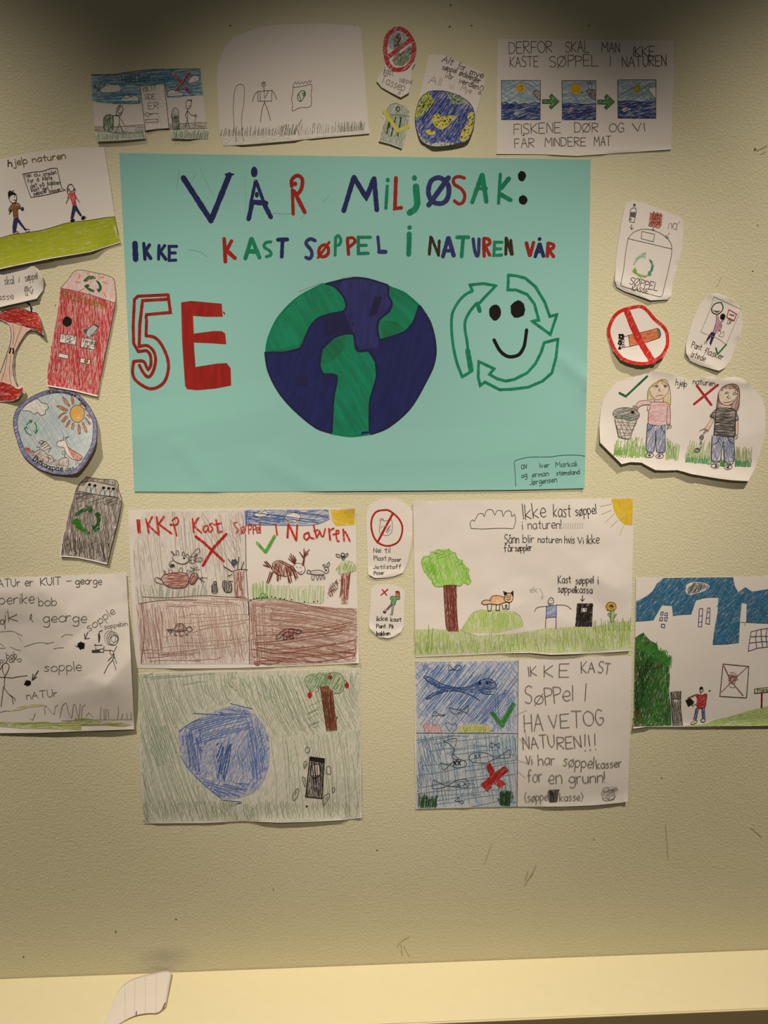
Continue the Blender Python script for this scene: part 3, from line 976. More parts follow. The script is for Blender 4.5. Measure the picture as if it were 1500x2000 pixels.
for (x0, y0, x1, y1, cx, cy, r, n) in ((115, 383, 417, 685, 262, 442, 42, 0), (583, 385, 845, 685, 690, 448, 50, 1), (1013, 378, 1308, 672, 1160, 448, 40, 2)):
    s.part('seascape_drawing')
    hz = y0 + (y1 - y0) * (.6 if n < 2 else .57)
    s.F('#7f9db0|p|-25|.8', '%d,%d %d,%d %d,%d %d,%d' % (x0, y0, x1, y0, x1, hz, x0, hz))
    s.H('#5c88a6' if n < 2 else '#4d7d92', .9, '%d,%d %d,%d %d,%d %d,%d' % (x0, y0, x1, y0, x1, hz, x0, hz), -30 if n != 1 else -8, 3, .35)
    s.F('#22407f|p|10|1.0', '%d,%d %d,%d %d,%d %d,%d' % (x0, hz, x1, hz, x1, y1, x0, y1))
    s.H('#18305f', 1, '%d,%d %d,%d %d,%d %d,%d' % (x0, hz, x1, hz, x1, y1, x0, y1), -20, 2.6, .3)
    if n == 0:
        s.C('#1d3a78', 1.6, '117,560 150,552 180,568 220,552 250,572 290,560 330,568 370,555 415,562')
    else:
        s.C('#1d3a78', 1.4, '%d,%d %d,%d %d,%d %d,%d' % (x0, hz, x0 + 90, hz - 4, x0 + 180, hz + 4, x1, hz - 2))
    s.L('#26313f', 1, '%d,%d %d,%d %d,%d %d,%d' % (x0, y0, x1, y0, x1 - 2, y1, x0 + 3, y1), close=True)
    s.part('sun', True).dot('#cfa62c|p|30|1.2' if n < 2 else '#a99a3c|p|30|1.0', cx, cy, r * .8).scrib('#d8a81e' if n < 2 else '#a8983a', 1.5, cx, cy, r * .9, r * .9, 26)
    if n == 0:
        s.part('fish', True).FC('#9aa6b4|p|30|.6', '210,640 235,628 255,645 230,660')
        s.part('cliff', True).FC('#6b645e|p|40|.9', '358,470 380,458 410,470 418,480 416,538 385,510').C('pd', 1, '416,470 380,458 358,468 385,510 416,538')
    if n == 1:
        s.part('cliff', True).FC('#5d5952|p|40|.9', '772,470 800,455 838,462 840,530 805,510').C('pd', 1, '838,455 800,455 772,468 805,510 840,532', '790,455 785,420 800,400 815,420 805,455', '770,400 790,412', '815,410 830,395').dot('pd', 738, 475, 6)
        s.FC('#55607c|p|30|.8', '605,600 650,590 680,610 640,640 612,625')
    if n == 2:
        s.part('fish', True).FC('w', '1040,615 1060,592 1110,598 1112,610 1075,622 1050,622').C('pd', 1, '1075,600 1060,592 1095,590 1115,605 1090,622 1075,612').L('pd', 1, '1040,598 1055,618', '1056,596 1040,616', '1085,598 1097,612', '1097,598 1085,612')
        s.part('cliff', True).FC('w', '1250,445 1280,435 1306,440 1306,520 1285,510').C('pc', 1, '1306,405 1300,435 1255,440 1260,470 1290,505 1306,535')
for dx in (0, 426):
    s.part('arrow')
    c = ' '.join('%d,%d' % (x + dx, y + (3 if dx else 0)) for x, y in ((432, 530), (500, 530), (486, 505), (502, 488), (562, 545), (500, 602), (484, 585), (505, 562), (432, 560)))
    s.F('#3f7d3a|p|40|1.1', c).L('#2d4a2a', 1, c, close=True)
s.done()

# ------------------------------------------------------------------ left side
FE = (0, 280, .16667)
s = Sheet('drawing', 'white sheet with two walking figures and a speech bubble above bright green ground', FE,
          '-1300,480 -600,320 0,182 400,100 700,68 1220,42 1290,470 1345,860 1410,1165 1050,1275 600,1350 200,1430 0,1475 -500,1600 -1050,1740', gap=1.0,
          lifts=[((0, 1475), (600, 1350), 330, 8), ((600, 1350), (1100, 1260), 330, 7), ((-1050, 1740), (0, 1475), 330, 7), ((1100, 1260), (1410, 1165), 160, 2)], wrinkle=.4)
s.part('grass_drawing')
s.F('#96a01f|p|12|1.35', '-1180,1360 -500,1230 0,1108 140,1070 320,1045 500,1015 640,975 800,930 1050,900 1200,875 1342,860 1405,1155 1050,1262 600,1336 200,1415 0,1460 -500,1585 -1060,1720')
s.H('#a9b038', 1.1, '0,1120 140,1080 500,1025 800,940 1340,870 1390,1150 600,1330 0,1450', -12, 4, .55)
s.C('pd', 1.1, '-1180,1360 -500,1230 0,1108 140,1070 320,1045 500,1015 640,975 800,930 1050,900 1200,875 1342,858').C('pd', .9, '1342,860 1370,990 1390,1060')
s.H('#c9cf8a', 1.4, '1330,960 1360,960 1385,1110 1350,1130', 75, 3, .3)
s.part('heading')
O_ = '#6d5c22'
s.T('#3d3420', 2, 'h', 95, 270, 140, 262, 80).T(O_, 1.5, 'jelp', 165, 262, 325, 235, 85).T(O_, 1.6, 'naturen', 382, 222, 770, 175, 75)
s.part('speech_bubble')
s.L('pd', 1.2, '360,632 265,358 400,335 500,325 600,292 668,290 722,525 768,547 715,560 600,590 480,615 360,632')
for w_ in (('Nei', 295, 405, 365, 390, 50), ('du', 400, 390, 470, 380, 48), ('istedet', 510, 385, 665, 355, 48), ('for', 325, 465, 400, 450, 48), ('å', 430, 445, 455, 440, 48), ('kaste', 500, 432, 610, 420, 50), ('det', 360, 530, 440, 505, 55), ('på', 470, 510, 525, 492, 48), ('bakken', 555, 490, 705, 480, 52), ('kast', 370, 568, 460, 550, 45), ('det', 500, 556, 570, 540, 45), ('i', 605, 530, 610, 528, 45), ('søppel', 395, 612, 545, 575, 45), ('kassen', 580, 580, 712, 552, 42)):
    s.T('pd', .95, *w_)
s.part('person_drawing')
s.C('bk', 1.1, '105,590 103,645 125,688 160,698 188,680 195,640 188,600').FC('#171513', '98,630 92,580 110,560 150,568 185,590 190,610 150,600 125,610 108,640').C('bk', .9, '98,575 110,555 135,562 165,550')
s.L('bk', 1.1, '165,618 172,628', '160,662 185,665')
s.F('#7a4a1c|p|60|1.2', '150,702 195,698 230,715 235,760 205,775 212,870 165,885 155,800 140,780 112,800 104,765')
s.C('bk', 1, '150,702 195,698 228,712 235,755 205,775 212,870', '150,702 104,765 112,800 145,775 160,870').L('bk', 1.1, '135,790 105,828', '215,752 245,770').dot('#23294f', 262, 768, 18, 24)
s.F('#222b58|m|80', '160,880 210,868 290,985 318,1010 290,1020 205,920 185,1040 150,1055 145,980')
s.C('pd', 1, '300,1015 335,1003 345,1020 325,1040 300,1030', '180,1040 205,1030 215,1045 190,1060 160,1062')
s.part('person_drawing')
s.C('bk', 1, '795,560 788,515 810,482 840,480 862,510 860,550 835,562 805,550 798,520').C('#3a2a20', 1.4, '790,590 788,520 815,480 855,495 868,540', '862,510 872,560 870,600', '875,530 885,550').L('bk', 1, '805,535 820,540')
s.F('#b8353f|p|75|1.1', '800,590 820,572 865,575 895,630 885,650 895,720 850,738 830,660 812,640 790,645')
s.C('#8a2a30', 1, '865,575 895,630 885,650', '820,572 790,640 815,640').L('bk', 1, '800,650 772,705', '890,635 935,690')
s.F('#222b58|m|70', '850,735 895,725 920,775 962,845 940,855 885,785 860,880 825,885')
s.FC('bk', '818,905 845,885 875,888 878,905 840,925', '948,885 960,855 990,848 1000,880 965,898').C('pl', .9, '990,850 1010,860 1000,885')
s.done()

FF = (0, 510, .16667)
s = Sheet('drawing', 'rounded white scrap with pencil words and a tiny bin, above the apple core', FF,
          '-500,240 -200,150 0,125 200,90 330,62 400,58 450,95 490,160 510,240 505,340 430,440 250,482 100,515 0,540 -200,600 -480,640', gap=1.2,
          lifts=[((430, 440), (0, 540), 120, 4), ((400, 60), (500, 200), 130, 4)], creases=[((0, 170), (330, 80), 1.0, 100)], step=4.5)
s.part('lettering').T('pc', 1.1, 'skal', 55, 275, 165, 265, 95).T('pc', 1.1, 'i', 222, 245, 228, 245, 65).T('pc', 1.1, 'søppel', 295, 235, 440, 205, 85, slant=.1).T('pc', 1.1, 'kasse', -80, 462, 165, 445, 75)
s.part('bin_drawing').C('pc', 1, '285,345 295,300 325,300 330,335').L('pc', 1, '285,348 350,340', '295,350 302,405 335,402', '318,345 320,402', '345,320 370,295').ring('pc', .9, 310, 320, 10)
s.part('check_mark').L('pc', 1.3, '350,350 372,385 385,330')
s.done()

s = Sheet('drawing', 'cut-out red apple core with a dark stem', FF,
          '-260,700 -150,600 0,585 120,552 240,545 330,560 345,520 318,490 335,480 370,515 378,570 430,600 470,680 490,770 512,870 440,820 370,808 320,840 240,960 195,1050 170,1130 160,1240 175,1350 205,1470 245,1480 262,1455 275,1490 250,1560 210,1610 150,1640 0,1648 -150,1630 -250,1540 -230,1430 -130,1400 -20,1320 30,1220 70,1080 110,960 115,860 90,750 40,700 0,690 -120,760', gap=1.3,
          lifts=[((512, 870), (490, 770), 260, 8), ((275, 1490), (210, 1610), 260, 8), ((180, 1200), (190, 1300), 120, 2.5)], step=4.5)
s.part('core_drawing')
s.F('#d3a68c|p|80|.75', '100,722 250,760 320,790 370,800 300,850 220,970 165,1100 150,1220 165,1350 195,1470 100,1440 0,1410 -20,1400 -10,1335 35,1220 78,1080 120,960 125,850')
s.C('#7a5543', 1, '150,740 160,850 150,980', '260,760 210,880 165,1010', '85,1100 60,1260 20,1400', '130,1100 110,1280 130,1440')
s.part('apple_skin')
s.FC('#b3251d|p|10|1.2', '-250,700 -140,610 0,600 120,565 240,558 360,595 430,610 462,690 485,770 488,850 420,795 300,770 220,725 100,718 40,690 0,680 -120,745')
s.H('#8c1a18', 1.2, '0,600 120,565 360,595 460,690 485,840 300,770 100,718 0,680', 15, 3, .3, bow=1).H('#d2552b', 1, '200,600 430,620 470,800 330,760', 40, 5, .4)
s.part('apple_skin')
s.FC('#a8241d|p|15|1.2', '-230,1440 -130,1410 0,1415 120,1448 200,1495 245,1490 262,1470 268,1495 240,1555 205,1600 150,1630 0,1636 -140,1620 -240,1540')
s.H('#861817', 1.2, '0,1420 120,1450 200,1500 255,1490 200,1595 0,1630', 20, 3, .3).C('pd', 1.2, '0,1590 20,1600 10,1620 35,1610', '5,1575 20,1585')
s.part('stem').C('#221d1a', 3.2, '325,490 345,505 362,540 368,590')
s.part('seed').C('bk', 3, '125,1018 118,1050 112,1075')
s.part('seed').C('bk', 3, '152,1022 158,1050 152,1080')
s.part('outline_drawing').C('pd', 1.1, '0,690 60,715 110,760 130,860 120,960 80,1080 40,1200 0,1310').C('pd', 1.4, '370,806 310,840 235,955 180,1060 158,1140 150,1240 165,1360 205,1475').C('pd', 1, '0,600 120,560 250,552 360,595 430,608 470,690 490,850 400,790 300,770')
s.done()

s = Sheet('drawing', 'red pencil-coloured deposit machine cutout with a pale top and green arrows', FF,
          '705,318 790,220 895,108 1080,128 1210,160 1315,190 1345,280 1360,380 1348,500 1300,750 1235,1050 1185,1330 1140,1590 860,1520 550,1465 550,1300 600,1000 640,760 690,480', gap=1.0,
          lifts=[((1140, 1590), (1350, 500), 130, 3), ((550, 1465), (1140, 1590), 120, 3)])
s.part('body_drawing')
s.F('#b5343a|p|82|.95', '705,322 850,345 1100,412 1350,492 1300,750 1235,1050 1185,1330 1142,1570 860,1500 555,1450 553,1300 605,1000 645,760 692,480')
s.H('#a0242d', 1.1, '705,340 1340,500 1235,1050 1150,1540 560,1440 605,1000 645,760', 84, 3.2, .35, cut=.4).H('#d68a88', 1, '705,340 1340,500 1235,1050 1150,1540 560,1440 605,1000', 86, 7, .4, cut=.5)
s.part('top_drawing')
s.F('#cf9ea0|p|70|.6', '710,318 795,222 897,112 1080,132 1210,164 1312,192 1342,280 1355,380 1345,485 1100,408 850,342')
s.C('pc', 1, '705,318 850,342 1100,408 1348,490', '705,318 795,220 895,108 1080,128 1312,190 1345,285 1358,390 1348,500 1300,750 1185,1330')
for st in ('935,150 925,205', '1030,130 1030,160', '1215,180 1180,200', '880,240 930,250', '1205,240 1255,265', '1215,370 1240,420', '990,320 920,355', '1040,380 1070,385'):
    s.L('#b08a3c', 1.8, st)
s.part('recycling_mark')
GR = '#1c5a2c|p|40|1.25'
s.part('arrow', True).FC(GR, '975,235 1000,200 1050,170 1110,180 1125,200 1090,215 1040,215 1020,240')
s.part('arrow', True).FC(GR, '1120,225 1160,240 1190,290 1190,335 1160,370 1130,325 1160,320 1150,270')
s.part('arrow', True).FC(GR, '985,290 1030,270 1050,280 1040,310 1110,345 1095,368 1050,350 1010,320')
s.part('lettering').T('#8a6a1e', 1.5, 'Reasirkulere', 722, 425, 1225, 555, 85)
s.part('hole_drawing').dot('#1b1716', 788, 708, 54, 62)
s.part('bottle_drawing').FC('#4a4340|p|40|.9', '972,835 985,800 1030,775 1060,800 1090,860 1085,890 1050,895 1000,860').F('#a9b4ba', '1000,850 1035,790 1095,745 1150,772 1110,830 1085,870 1040,888').L('pd', 1, '1000,850 1035,790 1095,745 1155,770 1110,830 1085,880').F('#3a3533', '1100,748 1115,735 1158,765 1145,778')
s.part('button_drawing').F('w', '712,850 898,878 885,985 695,950').L('pd', 1, '712,850 898,878 885,985 695,950', close=True).T('pc', 1.1, 'start', 720, 905, 880, 925, 60).T('pc', 1.1, 'OK', 765, 955, 850, 972, 42)
s.part('button_drawing').F('w', '960,892 1122,928 1105,1040 945,1005').L('pd', 1, '960,892 1122,928 1105,1040 945,1005', close=True).T('pd', 1.1, 'ferdig', 965, 950, 1110, 985, 52).T('pd', 1.1, 'OK', 985, 1015, 1060, 1022, 38)
s.part('coin_slot_drawing').F('w', '690,1075 805,1102 795,1148 680,1122').L('pd', 1, '690,1075 805,1102 795,1148 680,1122', close=True).L('#d0a0a0', .9, '690,1030 760,1058', '700,1020 705,1040', '725,1028 730,1048')
s.part('coin_slot_drawing').F('w', '945,1132 1060,1158 1050,1210 935,1188').L('pd', 1, '945,1132 1060,1158 1050,1210 935,1188', close=True).dot('#8a7a2a|p|20|1.0', 1008, 1172, 26).ring('pd', .9, 1008, 1172, 16)
s.done()

FG = (0, 750, .18)
s = Sheet('drawing', 'round blue-rimmed cutout with an orange sun, clouds and a deer', FG,
          '650,58 560,65 430,95 300,165 190,260 148,370 150,480 185,610 230,740 300,830 420,920 560,970 700,985 830,965 910,890 980,780 1035,650 1050,480 1040,380 980,260 890,150 780,80', curve=True, gap=2.6,
          lifts=[((1035, 650), (830, 965), 420, 13), ((830, 965), (560, 972), 260, 5), ((1050, 480), (1035, 650), 250, 6)], step=4.5)
s.part('rim_drawing')
s.C('#6d719c|p|30|1.1', 8, '650,78 560,85 440,115 312,180 208,275 168,375 168,480 204,605 250,728 318,812 430,898 565,946 700,962 818,942 892,872 960,770 1014,645 1030,480 1020,385 962,272 876,166 772,98', close=True)
s.part('sky_drawing')
s.FC('#a3b7bf|p|55|.85', '650,95 560,100 450,130 320,195 225,285 190,380 192,480 225,600 270,715 335,795 440,878 570,925 700,940 805,922 875,858 940,760 995,640 1010,480 1000,390 945,285 865,180 765,112')
s.H('#86a3b4', .9, '650,95 450,130 225,285 192,480 270,715 335,700 600,720 940,760 1010,480 945,285 765,112', 58, 4, .4)
s.C('#2f3350', 1, '650,97 560,103 450,133 320,198 225,288 190,382 192,480 225,600 270,715 335,797 440,880 570,927 700,942 805,924 875,860 940,762 995,642 1010,480 1000,390 945,285 865,180 765,112', close=True).C('#2f3350', 1, '650,58 560,65 430,95 300,165 190,260 148,370 150,480 185,610 230,740 300,830 420,920 560,970', '650,58 780,80 890,150 980,260 1040,380 1050,480')
s.part('cloud').FC('w', '250,290 300,215 400,162 450,205 500,215 525,255 490,290 490,325 440,338 405,308 365,328 325,295').C('pd', 1.1, '330,195 400,160 450,205 505,215 525,258 490,290 490,325 440,338 405,308 365,328 325,295 245,290')
s.part('sun_drawing')
s.dot('#d9a13a|p|70|1.2', 838, 322, 76, 92).ring('#5b4426', 1.2, 838, 322, 78, 94)
for c in ('678,140 715,165 760,235 745,242 700,200', '770,130 795,150 800,215 785,220', '612,238 660,240 738,282 735,292 680,285', '728,308 690,325 630,375 625,380 660,325', '735,355 705,355 670,405 690,415', '765,395 735,410 712,465 725,472', '795,418 785,430 775,490 795,495 805,440', '855,435 845,490 855,545 870,540 872,480', '900,410 895,440 925,510 945,525 940,490', '920,370 945,380 985,435 970,440', '940,335 960,330 985,355 975,370', '915,270 930,265 935,290', '880,215 905,210 935,250', '860,210 875,205 880,235'):
    s.part('sun_ray', True).FC('#b86a35|p|60|1.1', c).C('#6a4325', .9, c, close=True)
s.part('recycling_mark')
for c in ('290,445 320,410 345,400', '375,420 395,460 390,510', '270,480 290,530 340,555'):
    s.part('arrow', True).C('#1f7a45', 2, c)
    s.L('#1f7a45', 2, '318,390 350,402 330,425' if c[0] == '2' and c[:3] == '290' else ('370,510 385,538 412,498' if c[0] == '3' else '262,490 285,462 302,485'))
s.part('rock_pile_drawing')
s.FC('#7a6a70|p|30|.8', '265,690 300,685 380,730 560,800 640,830 760,880 740,900 560,880 400,820 310,760').FC('#b0484e|p|10|1', '275,685 310,690 335,720 315,740 285,715', '590,840 620,840 610,865 585,860')
s.FC('#9c9088|p|40|.55', '365,755 400,725 450,712 500,750 525,790 520,840 450,810 400,790', '635,830 670,805 720,800 745,830 742,885 690,882 640,860', '525,770 570,790 582,850 540,850').C('pd', 1, '365,755 400,725 450,712 500,750 525,790 522,840', '635,830 670,805 720,800 745,830 742,885', '525,770 570,790 582,850', '395,690 415,680 435,690 430,715')
s.F('#b9b2ac|p|40|.4', '440,672 490,625 550,690 520,735 470,715').L('pd', 1.1, '440,672 490,622 552,690 525,738', '450,680 500,650', '470,700 525,665', '490,720 545,695').FC('#6e665f|p|60|.8', '420,630 445,610 475,625 440,650').C('pd', 1, '420,632 445,610 478,625 438,652 420,635')
s.part('deer_drawing')
s.FC('w', '615,660 625,625 660,610 705,610 725,660 750,740 800,815 770,800 720,760 690,690 640,680').FC('#b56a55|p|50|.9', '712,620 740,680 830,740 885,780 890,810 850,832 800,815 755,745 725,670')
s.C('pd', 1, '700,612 655,612 625,628 615,660 640,682 690,690 720,755 770,805 850,832 892,808 880,775 820,738 745,690 712,620', '690,605 690,570', '710,605 715,580 750,575', '725,590 740,570').L('pd', 1.2, '660,615 668,625', '700,760 705,800 720,795').dot('#6a3528', 780, 730, 6).dot('#6a3528', 840, 780, 6).ring('pc', .9, 690, 745, 18, 20)
s.L('pc', .9, '820,840 825,875', '840,835 842,870', '860,850 855,870')
s.part('lettering')
s.T('bk', 1.5, 'Dyr', 355, 828, 440, 880, 62).T('bk', 1.5, 'kan', 440, 882, 530, 925, 60).T('bk', 1.5, 'spise', 535, 928, 680, 945, 58).T('pd', 1.2, 'det', 715, 942, 805, 935, 45)
s.T('#23263c', 1.1, 'De', 505, 100, 548, 96, 32).T('#23263c', 1.1, 'kaia', 570, 95, 650, 96, 30).T('#23263c', 1.1, 'nature', 690, 97, 820, 140, 32).T('#23263c', 1.1, 'essa', 845, 165, 925, 245, 34)
s.done()

s = Sheet('drawing', 'grey pencil-shaded recycling bin cutout with green arrows and a row of bottles', FG,
          '930,1003 1080,1030 1260,1045 1285,1150 1318,1270 1280,1500 1215,1750 1165,1960 1000,1920 830,1885 650,1872 655,1800 700,1580 745,1380 790,1230 830,1110', gap=1.0,
          lifts=[((650, 1872), (1165, 1960), 130, 3), ((1318, 1270), (1165, 1960), 140, 3.5)])
s.part('body_drawing')
s.F('#6f6660|p|78|.85', '930,1010 1255,1052 1312,1270 1275,1500 1210,1750 1162,1945 1000,1905 830,1870 658,1860 705,1580 750,1380 800,1230 838,1115')
s.H('#5c554f', 1, '800,1250 1300,1290 1265,1500 1200,1750 1160,1940 660,1855 705,1580 750,1380', 80, 2.8, .3, cut=.35).H('#38332f', 1.2, '690,1640 1200,1720 1165,1930 665,1850', 84, 3, .35).H('#4a4440', 1, '830,1180 1290,1230 1300,1330 1000,1300 800,1290', -18, 3.4, .3)
s.C('pd', 1.2, '930,1005 1080,1030 1258,1048 1285,1150 1316,1270 1278,1500 1212,1750 1165,1955', '830,1190 1000,1195 1300,1240', '935,1010 840,1115 800,1240')
s.part('shelf_drawing')
s.F('#b9b1aa', '880,1075 1000,1058 1240,1110 1255,1220 1070,1205 850,1160')
s.C('pd', 1.1, '865,1075 1000,1055 1240,1105', '835,1160 950,1180 1080,1205 1255,1222')
for x, y in ((960, 1130), (1018, 1140), (1112, 1165), (1168, 1170), (1218, 1175)):
    s.part('bottle_drawing')
    s.FC('#8ea6a6|p|80|.7', '%d,%d %d,%d %d,%d %d,%d %d,%d %d,%d' % (x - 30, y + 45, x - 24, y, x, y - 25, x + 20, y, x + 24, y + 45, x, y + 50))
    s.C('pd', 1, '%d,%d %d,%d %d,%d %d,%d' % (x - 32, y + 45, x - 24, y, x - 8, y - 15, x - 2, y - 30), '%d,%d %d,%d %d,%d' % (x + 12, y - 25, x + 20, y, x + 26, y + 45)).dot('bk', x + 12, y - 38, 18, 15)
s.part('recycling_mark')
GR = '#15501e|p|40|1.3'
s.part('arrow', True).FC(GR, '812,1410 870,1365 940,1335 930,1320 1005,1330 1000,1375 975,1400 955,1375 890,1400 830,1440')
s.part('arrow', True).FC(GR, '1025,1408 1050,1392 1085,1400 1095,1470 1075,1540 1080,1580 1060,1600 1025,1605 995,1530 1030,1540 1055,1470')
s.part('arrow', True).FC('#2a6a1c|p|40|1.3', '785,1500 830,1455 880,1490 870,1510 920,1570 985,1610 970,1635 900,1600 840,1570')
s.done()

FI = (0, 1100, .18667)
s = Sheet('drawing', 'creased white sheet with pencil stick figures and black litter blobs', FI,
          '-1080,200 -500,172 0,152 400,140 800,125 1320,103 1355,700 1385,1300 1405,1738 900,1755 400,1775 0,1778 -500,1790 -1020,1800', gap=1.0, wrinkle=.6, wfreq=.014,
          lifts=[((0, 1778), (1405, 1738), 110, 3), ((1320, 103), (1330, 300), 110, 2)],
          creases=[((330, 160), (720, 560), 4.0, 120), ((0, 310), (420, 320), 1.8, 60), ((0, 470), (500, 620), 2.2, 130), ((1120, 1270), (1370, 1000), 4.0, 110), ((950, 1215), (1120, 1280), 3.6, 90), ((700, 1380), (1100, 1290), 2.2, 120), ((560, 1000), (1000, 780), 1.4, 120)])
s.part('heading').T('#3f4a44', 1.4, 'ATUr', -20, 252, 215, 238, 80).T('#3f4a44', 1.4, 'er', 262, 240, 345, 238, 85).T('#3d4440', 1.4, 'KUlT', 425, 235, 640, 222, 80).L('pc', 1.4, '695,188 745,184').T('#454d44', 1.6, 'geo', 790, 228, 940, 215, 75).T('#4a4a46', 1.4, 'rge', 930, 222, 1065, 225, 75)
s.part('lettering')
s.T('pc', 1.3, 'berike', -10, 430, 360, 420, 105).T('pc', 1.3, 'bob', 405, 450, 595, 440, 90).T('pc', 1.3, 'ik', 55, 612, 195, 605, 115).T('pc', 1.3, 'q', 0, 640, 50, 640, 75)
s.C('pc', 1.3, '45,600 20,590 0,620 30,640 48,600 50,690').C('pc', 1.3, '310,590 330,560 325,530 315,570 345,612')
s.T('pc', 1.4, 'geo', 450, 625, 690, 612, 105).T('pc', 1.4, 'rge', 690, 612, 905, 628, 105)
s.part('caption').T('pc', 1.2, 'sopple', 935, 715, 1215, 520, 85).T('pc', 1, 'soppebin', 1095, 690, 1335, 650, 50).T('pc', 1.3, 'sopple', 465, 1135, 855, 1125, 95).T('pc', 1.2, 'nATUr', 280, 1425, 600, 1395, 75).T('pc', 1.1, 'bob', 70, 1000, 180, 990, 65).T('pc', 1.1, 'pvaro', 0, 1045, 225, 1030, 55)
s.part('person_drawing')
for i in range(4):
    s.ring('pc', 1, 1178 + i * 6, 795 + (i % 3) * 8 - 6, 62 - i * 9, 72 - i * 11)
s.ring('pl', .9, 1150, 780, 58, 75)
s.C('pd', 1.2, '1222,865 1205,900 1192,920', '1155,905 1150,940 1175,962 1190,930 1165,912', '1185,945 1190,990').L('pd', 1.3, '1195,950 1180,1010 1130,1070 1088,1155', '1180,1010 1215,1118', '1175,975 1128,1020', '1195,975 1220,1048')
s.part('person_drawing')
s.C('pd', 1.2, '0,1115 30,1060 65,1045 95,1070 85,1120 60,1170 45,1190', '30,1060 25,1120 50,1180').L('pd', 1.2, '0,1192 45,1195 130,1200 200,1185 285,1175', '48,1190 45,1290 35,1300 10,1500', '38,1300 90,1370 125,1400 140,1475', '90,1370 150,1410 160,1440')
s.part('litter_drawing').scrib('bk', 1.5, 850, 862, 42, 42, 40).dot('bk', 845, 870, 20).C('pd', 1.2, '785,860 810,880')
s.part('litter_drawing').scrib('bk', 1.5, 288, 1255, 38, 32, 40).dot('bk', 290, 1258, 24)
s.part('bin_drawing').L('pd', 1.3, '985,860 1070,855', '1000,845 990,862', '965,915 1080,895', '1088,870 1082,935', '965,935 1080,930', '1000,880 1005,910', '1085,910 1160,912').scrib('pd', 1, 1010, 920, 50, 16, 22).scrib('pd', 1.2, 968, 918, 8, 12, 12)
s.part('arrow').L('pd', 1.6, '920,722 888,792', '885,735 888,792 935,785')
s.part('arrow').L('pd', 1.4, '1072,702 1040,715 1035,825').L('pd', 2, '1030,740 1035,825 1045,760')
s.part('arrow').L('pd', 1.6, '400,1125 335,1225', '345,1160 335,1225 382,1190')
s.part('cloud').C('pl', 1, '0,718 120,710 185,735 235,760', '180,745 225,815', '255,873 390,832 490,835', '480,845 565,822', '640,772 690,745 760,752', '560,895 610,885 665,882', '100,870 150,895 210,912', '0,840 40,865', '0,890 60,885')
s.part('grass_drawing')
s.C('pl', 1, '470,1580 475,1490 560,1580 575,1510 605,1480', '625,1615 650,1500 690,1465 710,1540 745,1620 770,1480 790,1475', '790,1490 820,1610 840,1470', '850,1610 860,1510 890,1480', '0,1560 60,1545 110,1550', '350,1620 370,1570 340,1640 310,1620')
s.L('#8f9a72', 1, '1055,1500 1045,1635', '1085,1520 1090,1640', '1110,1520 1105,1635', '1130,1530 1135,1620', '1235,1500 1240,1560 1225,1630', '1285,1570 1265,1635', '1325,1570 1330,1635', '1370,1560 1372,1630').L('pl', .9, '640,1650 900,1640 1380,1634', '900,1600 930,1560 970,1610')
s.F('#b7a43a|p|8|.6', '110,1545 200,1500 340,1475 470,1480 440,1495 300,1510 200,1540')
s.F('#8a9a2c|p|2|.8', '0,1660 250,1665 500,1655 520,1670 700,1665 830,1620 960,1625 1000,1650 1290,1670 1385,1690 1290,1710 1000,1690 850,1690 850,1745 500,1735 220,1730 0,1710')
s.H('#7a8c22', 1.3, '0,1665 500,1660 850,1625 1280,1670 1300,1700 850,1740 220,1728 0,1708', -1, 3.4, .45, cut=.5)
s.done()

# ------------------------------------------------------------------ right side
FJ = (1150, 380, .23333)
s = Sheet('drawing', 'rounded white cutout of a tall bin with a bottle and wrapper above it', FJ,
          '325,60 380,50 460,70 560,110 680,155 760,185 795,230 790,330 775,470 755,550 735,620 700,740 690,840 660,880 520,885 420,850 300,810 235,775 218,720 225,560 245,400 275,220 300,110', gap=1.0,
          lifts=[((220, 720), (520, 885), 130, 5), ((520, 885), (690, 850), 100, 4), ((795, 230), (755, 550), 60, 2)])
s.part('bin_drawing')
s.C('pd', 1, '328,370 370,320 440,292 520,295 600,325 660,370 690,415 695,455 690,520 655,680 628,790 615,840 590,855 500,830 400,800 290,770 270,745 290,640 310,480 330,368').L('pd', 1, '328,368 500,408 694,455', '445,308 552,332 540,395 438,368', close=False).L('pd', 1, '438,368 445,308')
s.part('bottle_drawing')
s.C('pd', 1.1, '375,85 382,78 390,85 384,115', '375,90 372,115 352,125 340,225', '384,115 398,130 380,235').L('pd', 1, '340,225 380,235', '345,185 390,188', '348,150 395,150').F('#55606a', '352,150 394,155 388,185 346,180').F('#7a7f86', '340,195 360,198 357,218 337,214').dot('pd', 382, 84, 9)
s.part('wrapper_drawing')
s.F('#a4574a|p|50|1.0', '515,150 530,160 545,142 560,165 575,148 588,172 600,155 612,178 620,165 608,262 590,282 578,268 560,282 545,262 530,275 515,258 500,260')
s.C('#7a3329', 1, '515,150 530,162 545,142 560,165 575,148 588,172 600,155 612,178', '500,258 515,268 530,258 545,275 560,262 575,282 590,270').T('#7a2f26', 1.3, 'SØT', 525, 205, 605, 215, 40).T('#7a2f26', 1.2, 'mat', 525, 245, 600, 255, 35)
s.part('string_drawing').C('pl', 1, '665,290 672,250 690,240 695,285', '700,270 710,240 735,245 730,290 710,285 705,255 725,240', '735,300 740,255 765,225')
s.part('arrow').L('pd', 1, '358,250 360,292', '345,268 360,294 376,278')
s.part('arrow').L('pd', 1, '540,275 538,300', '525,290 538,302 550,290')
s.part('arrow').L('pd', 1, '675,320 648,365', '645,340 648,365 670,358')
s.part('recycling_mark')
s.part('arrow', True).F('#7fae92|p|60|.9', '370,590 395,530 430,505 440,490 482,482 478,530 462,545 462,520 415,540 385,590')
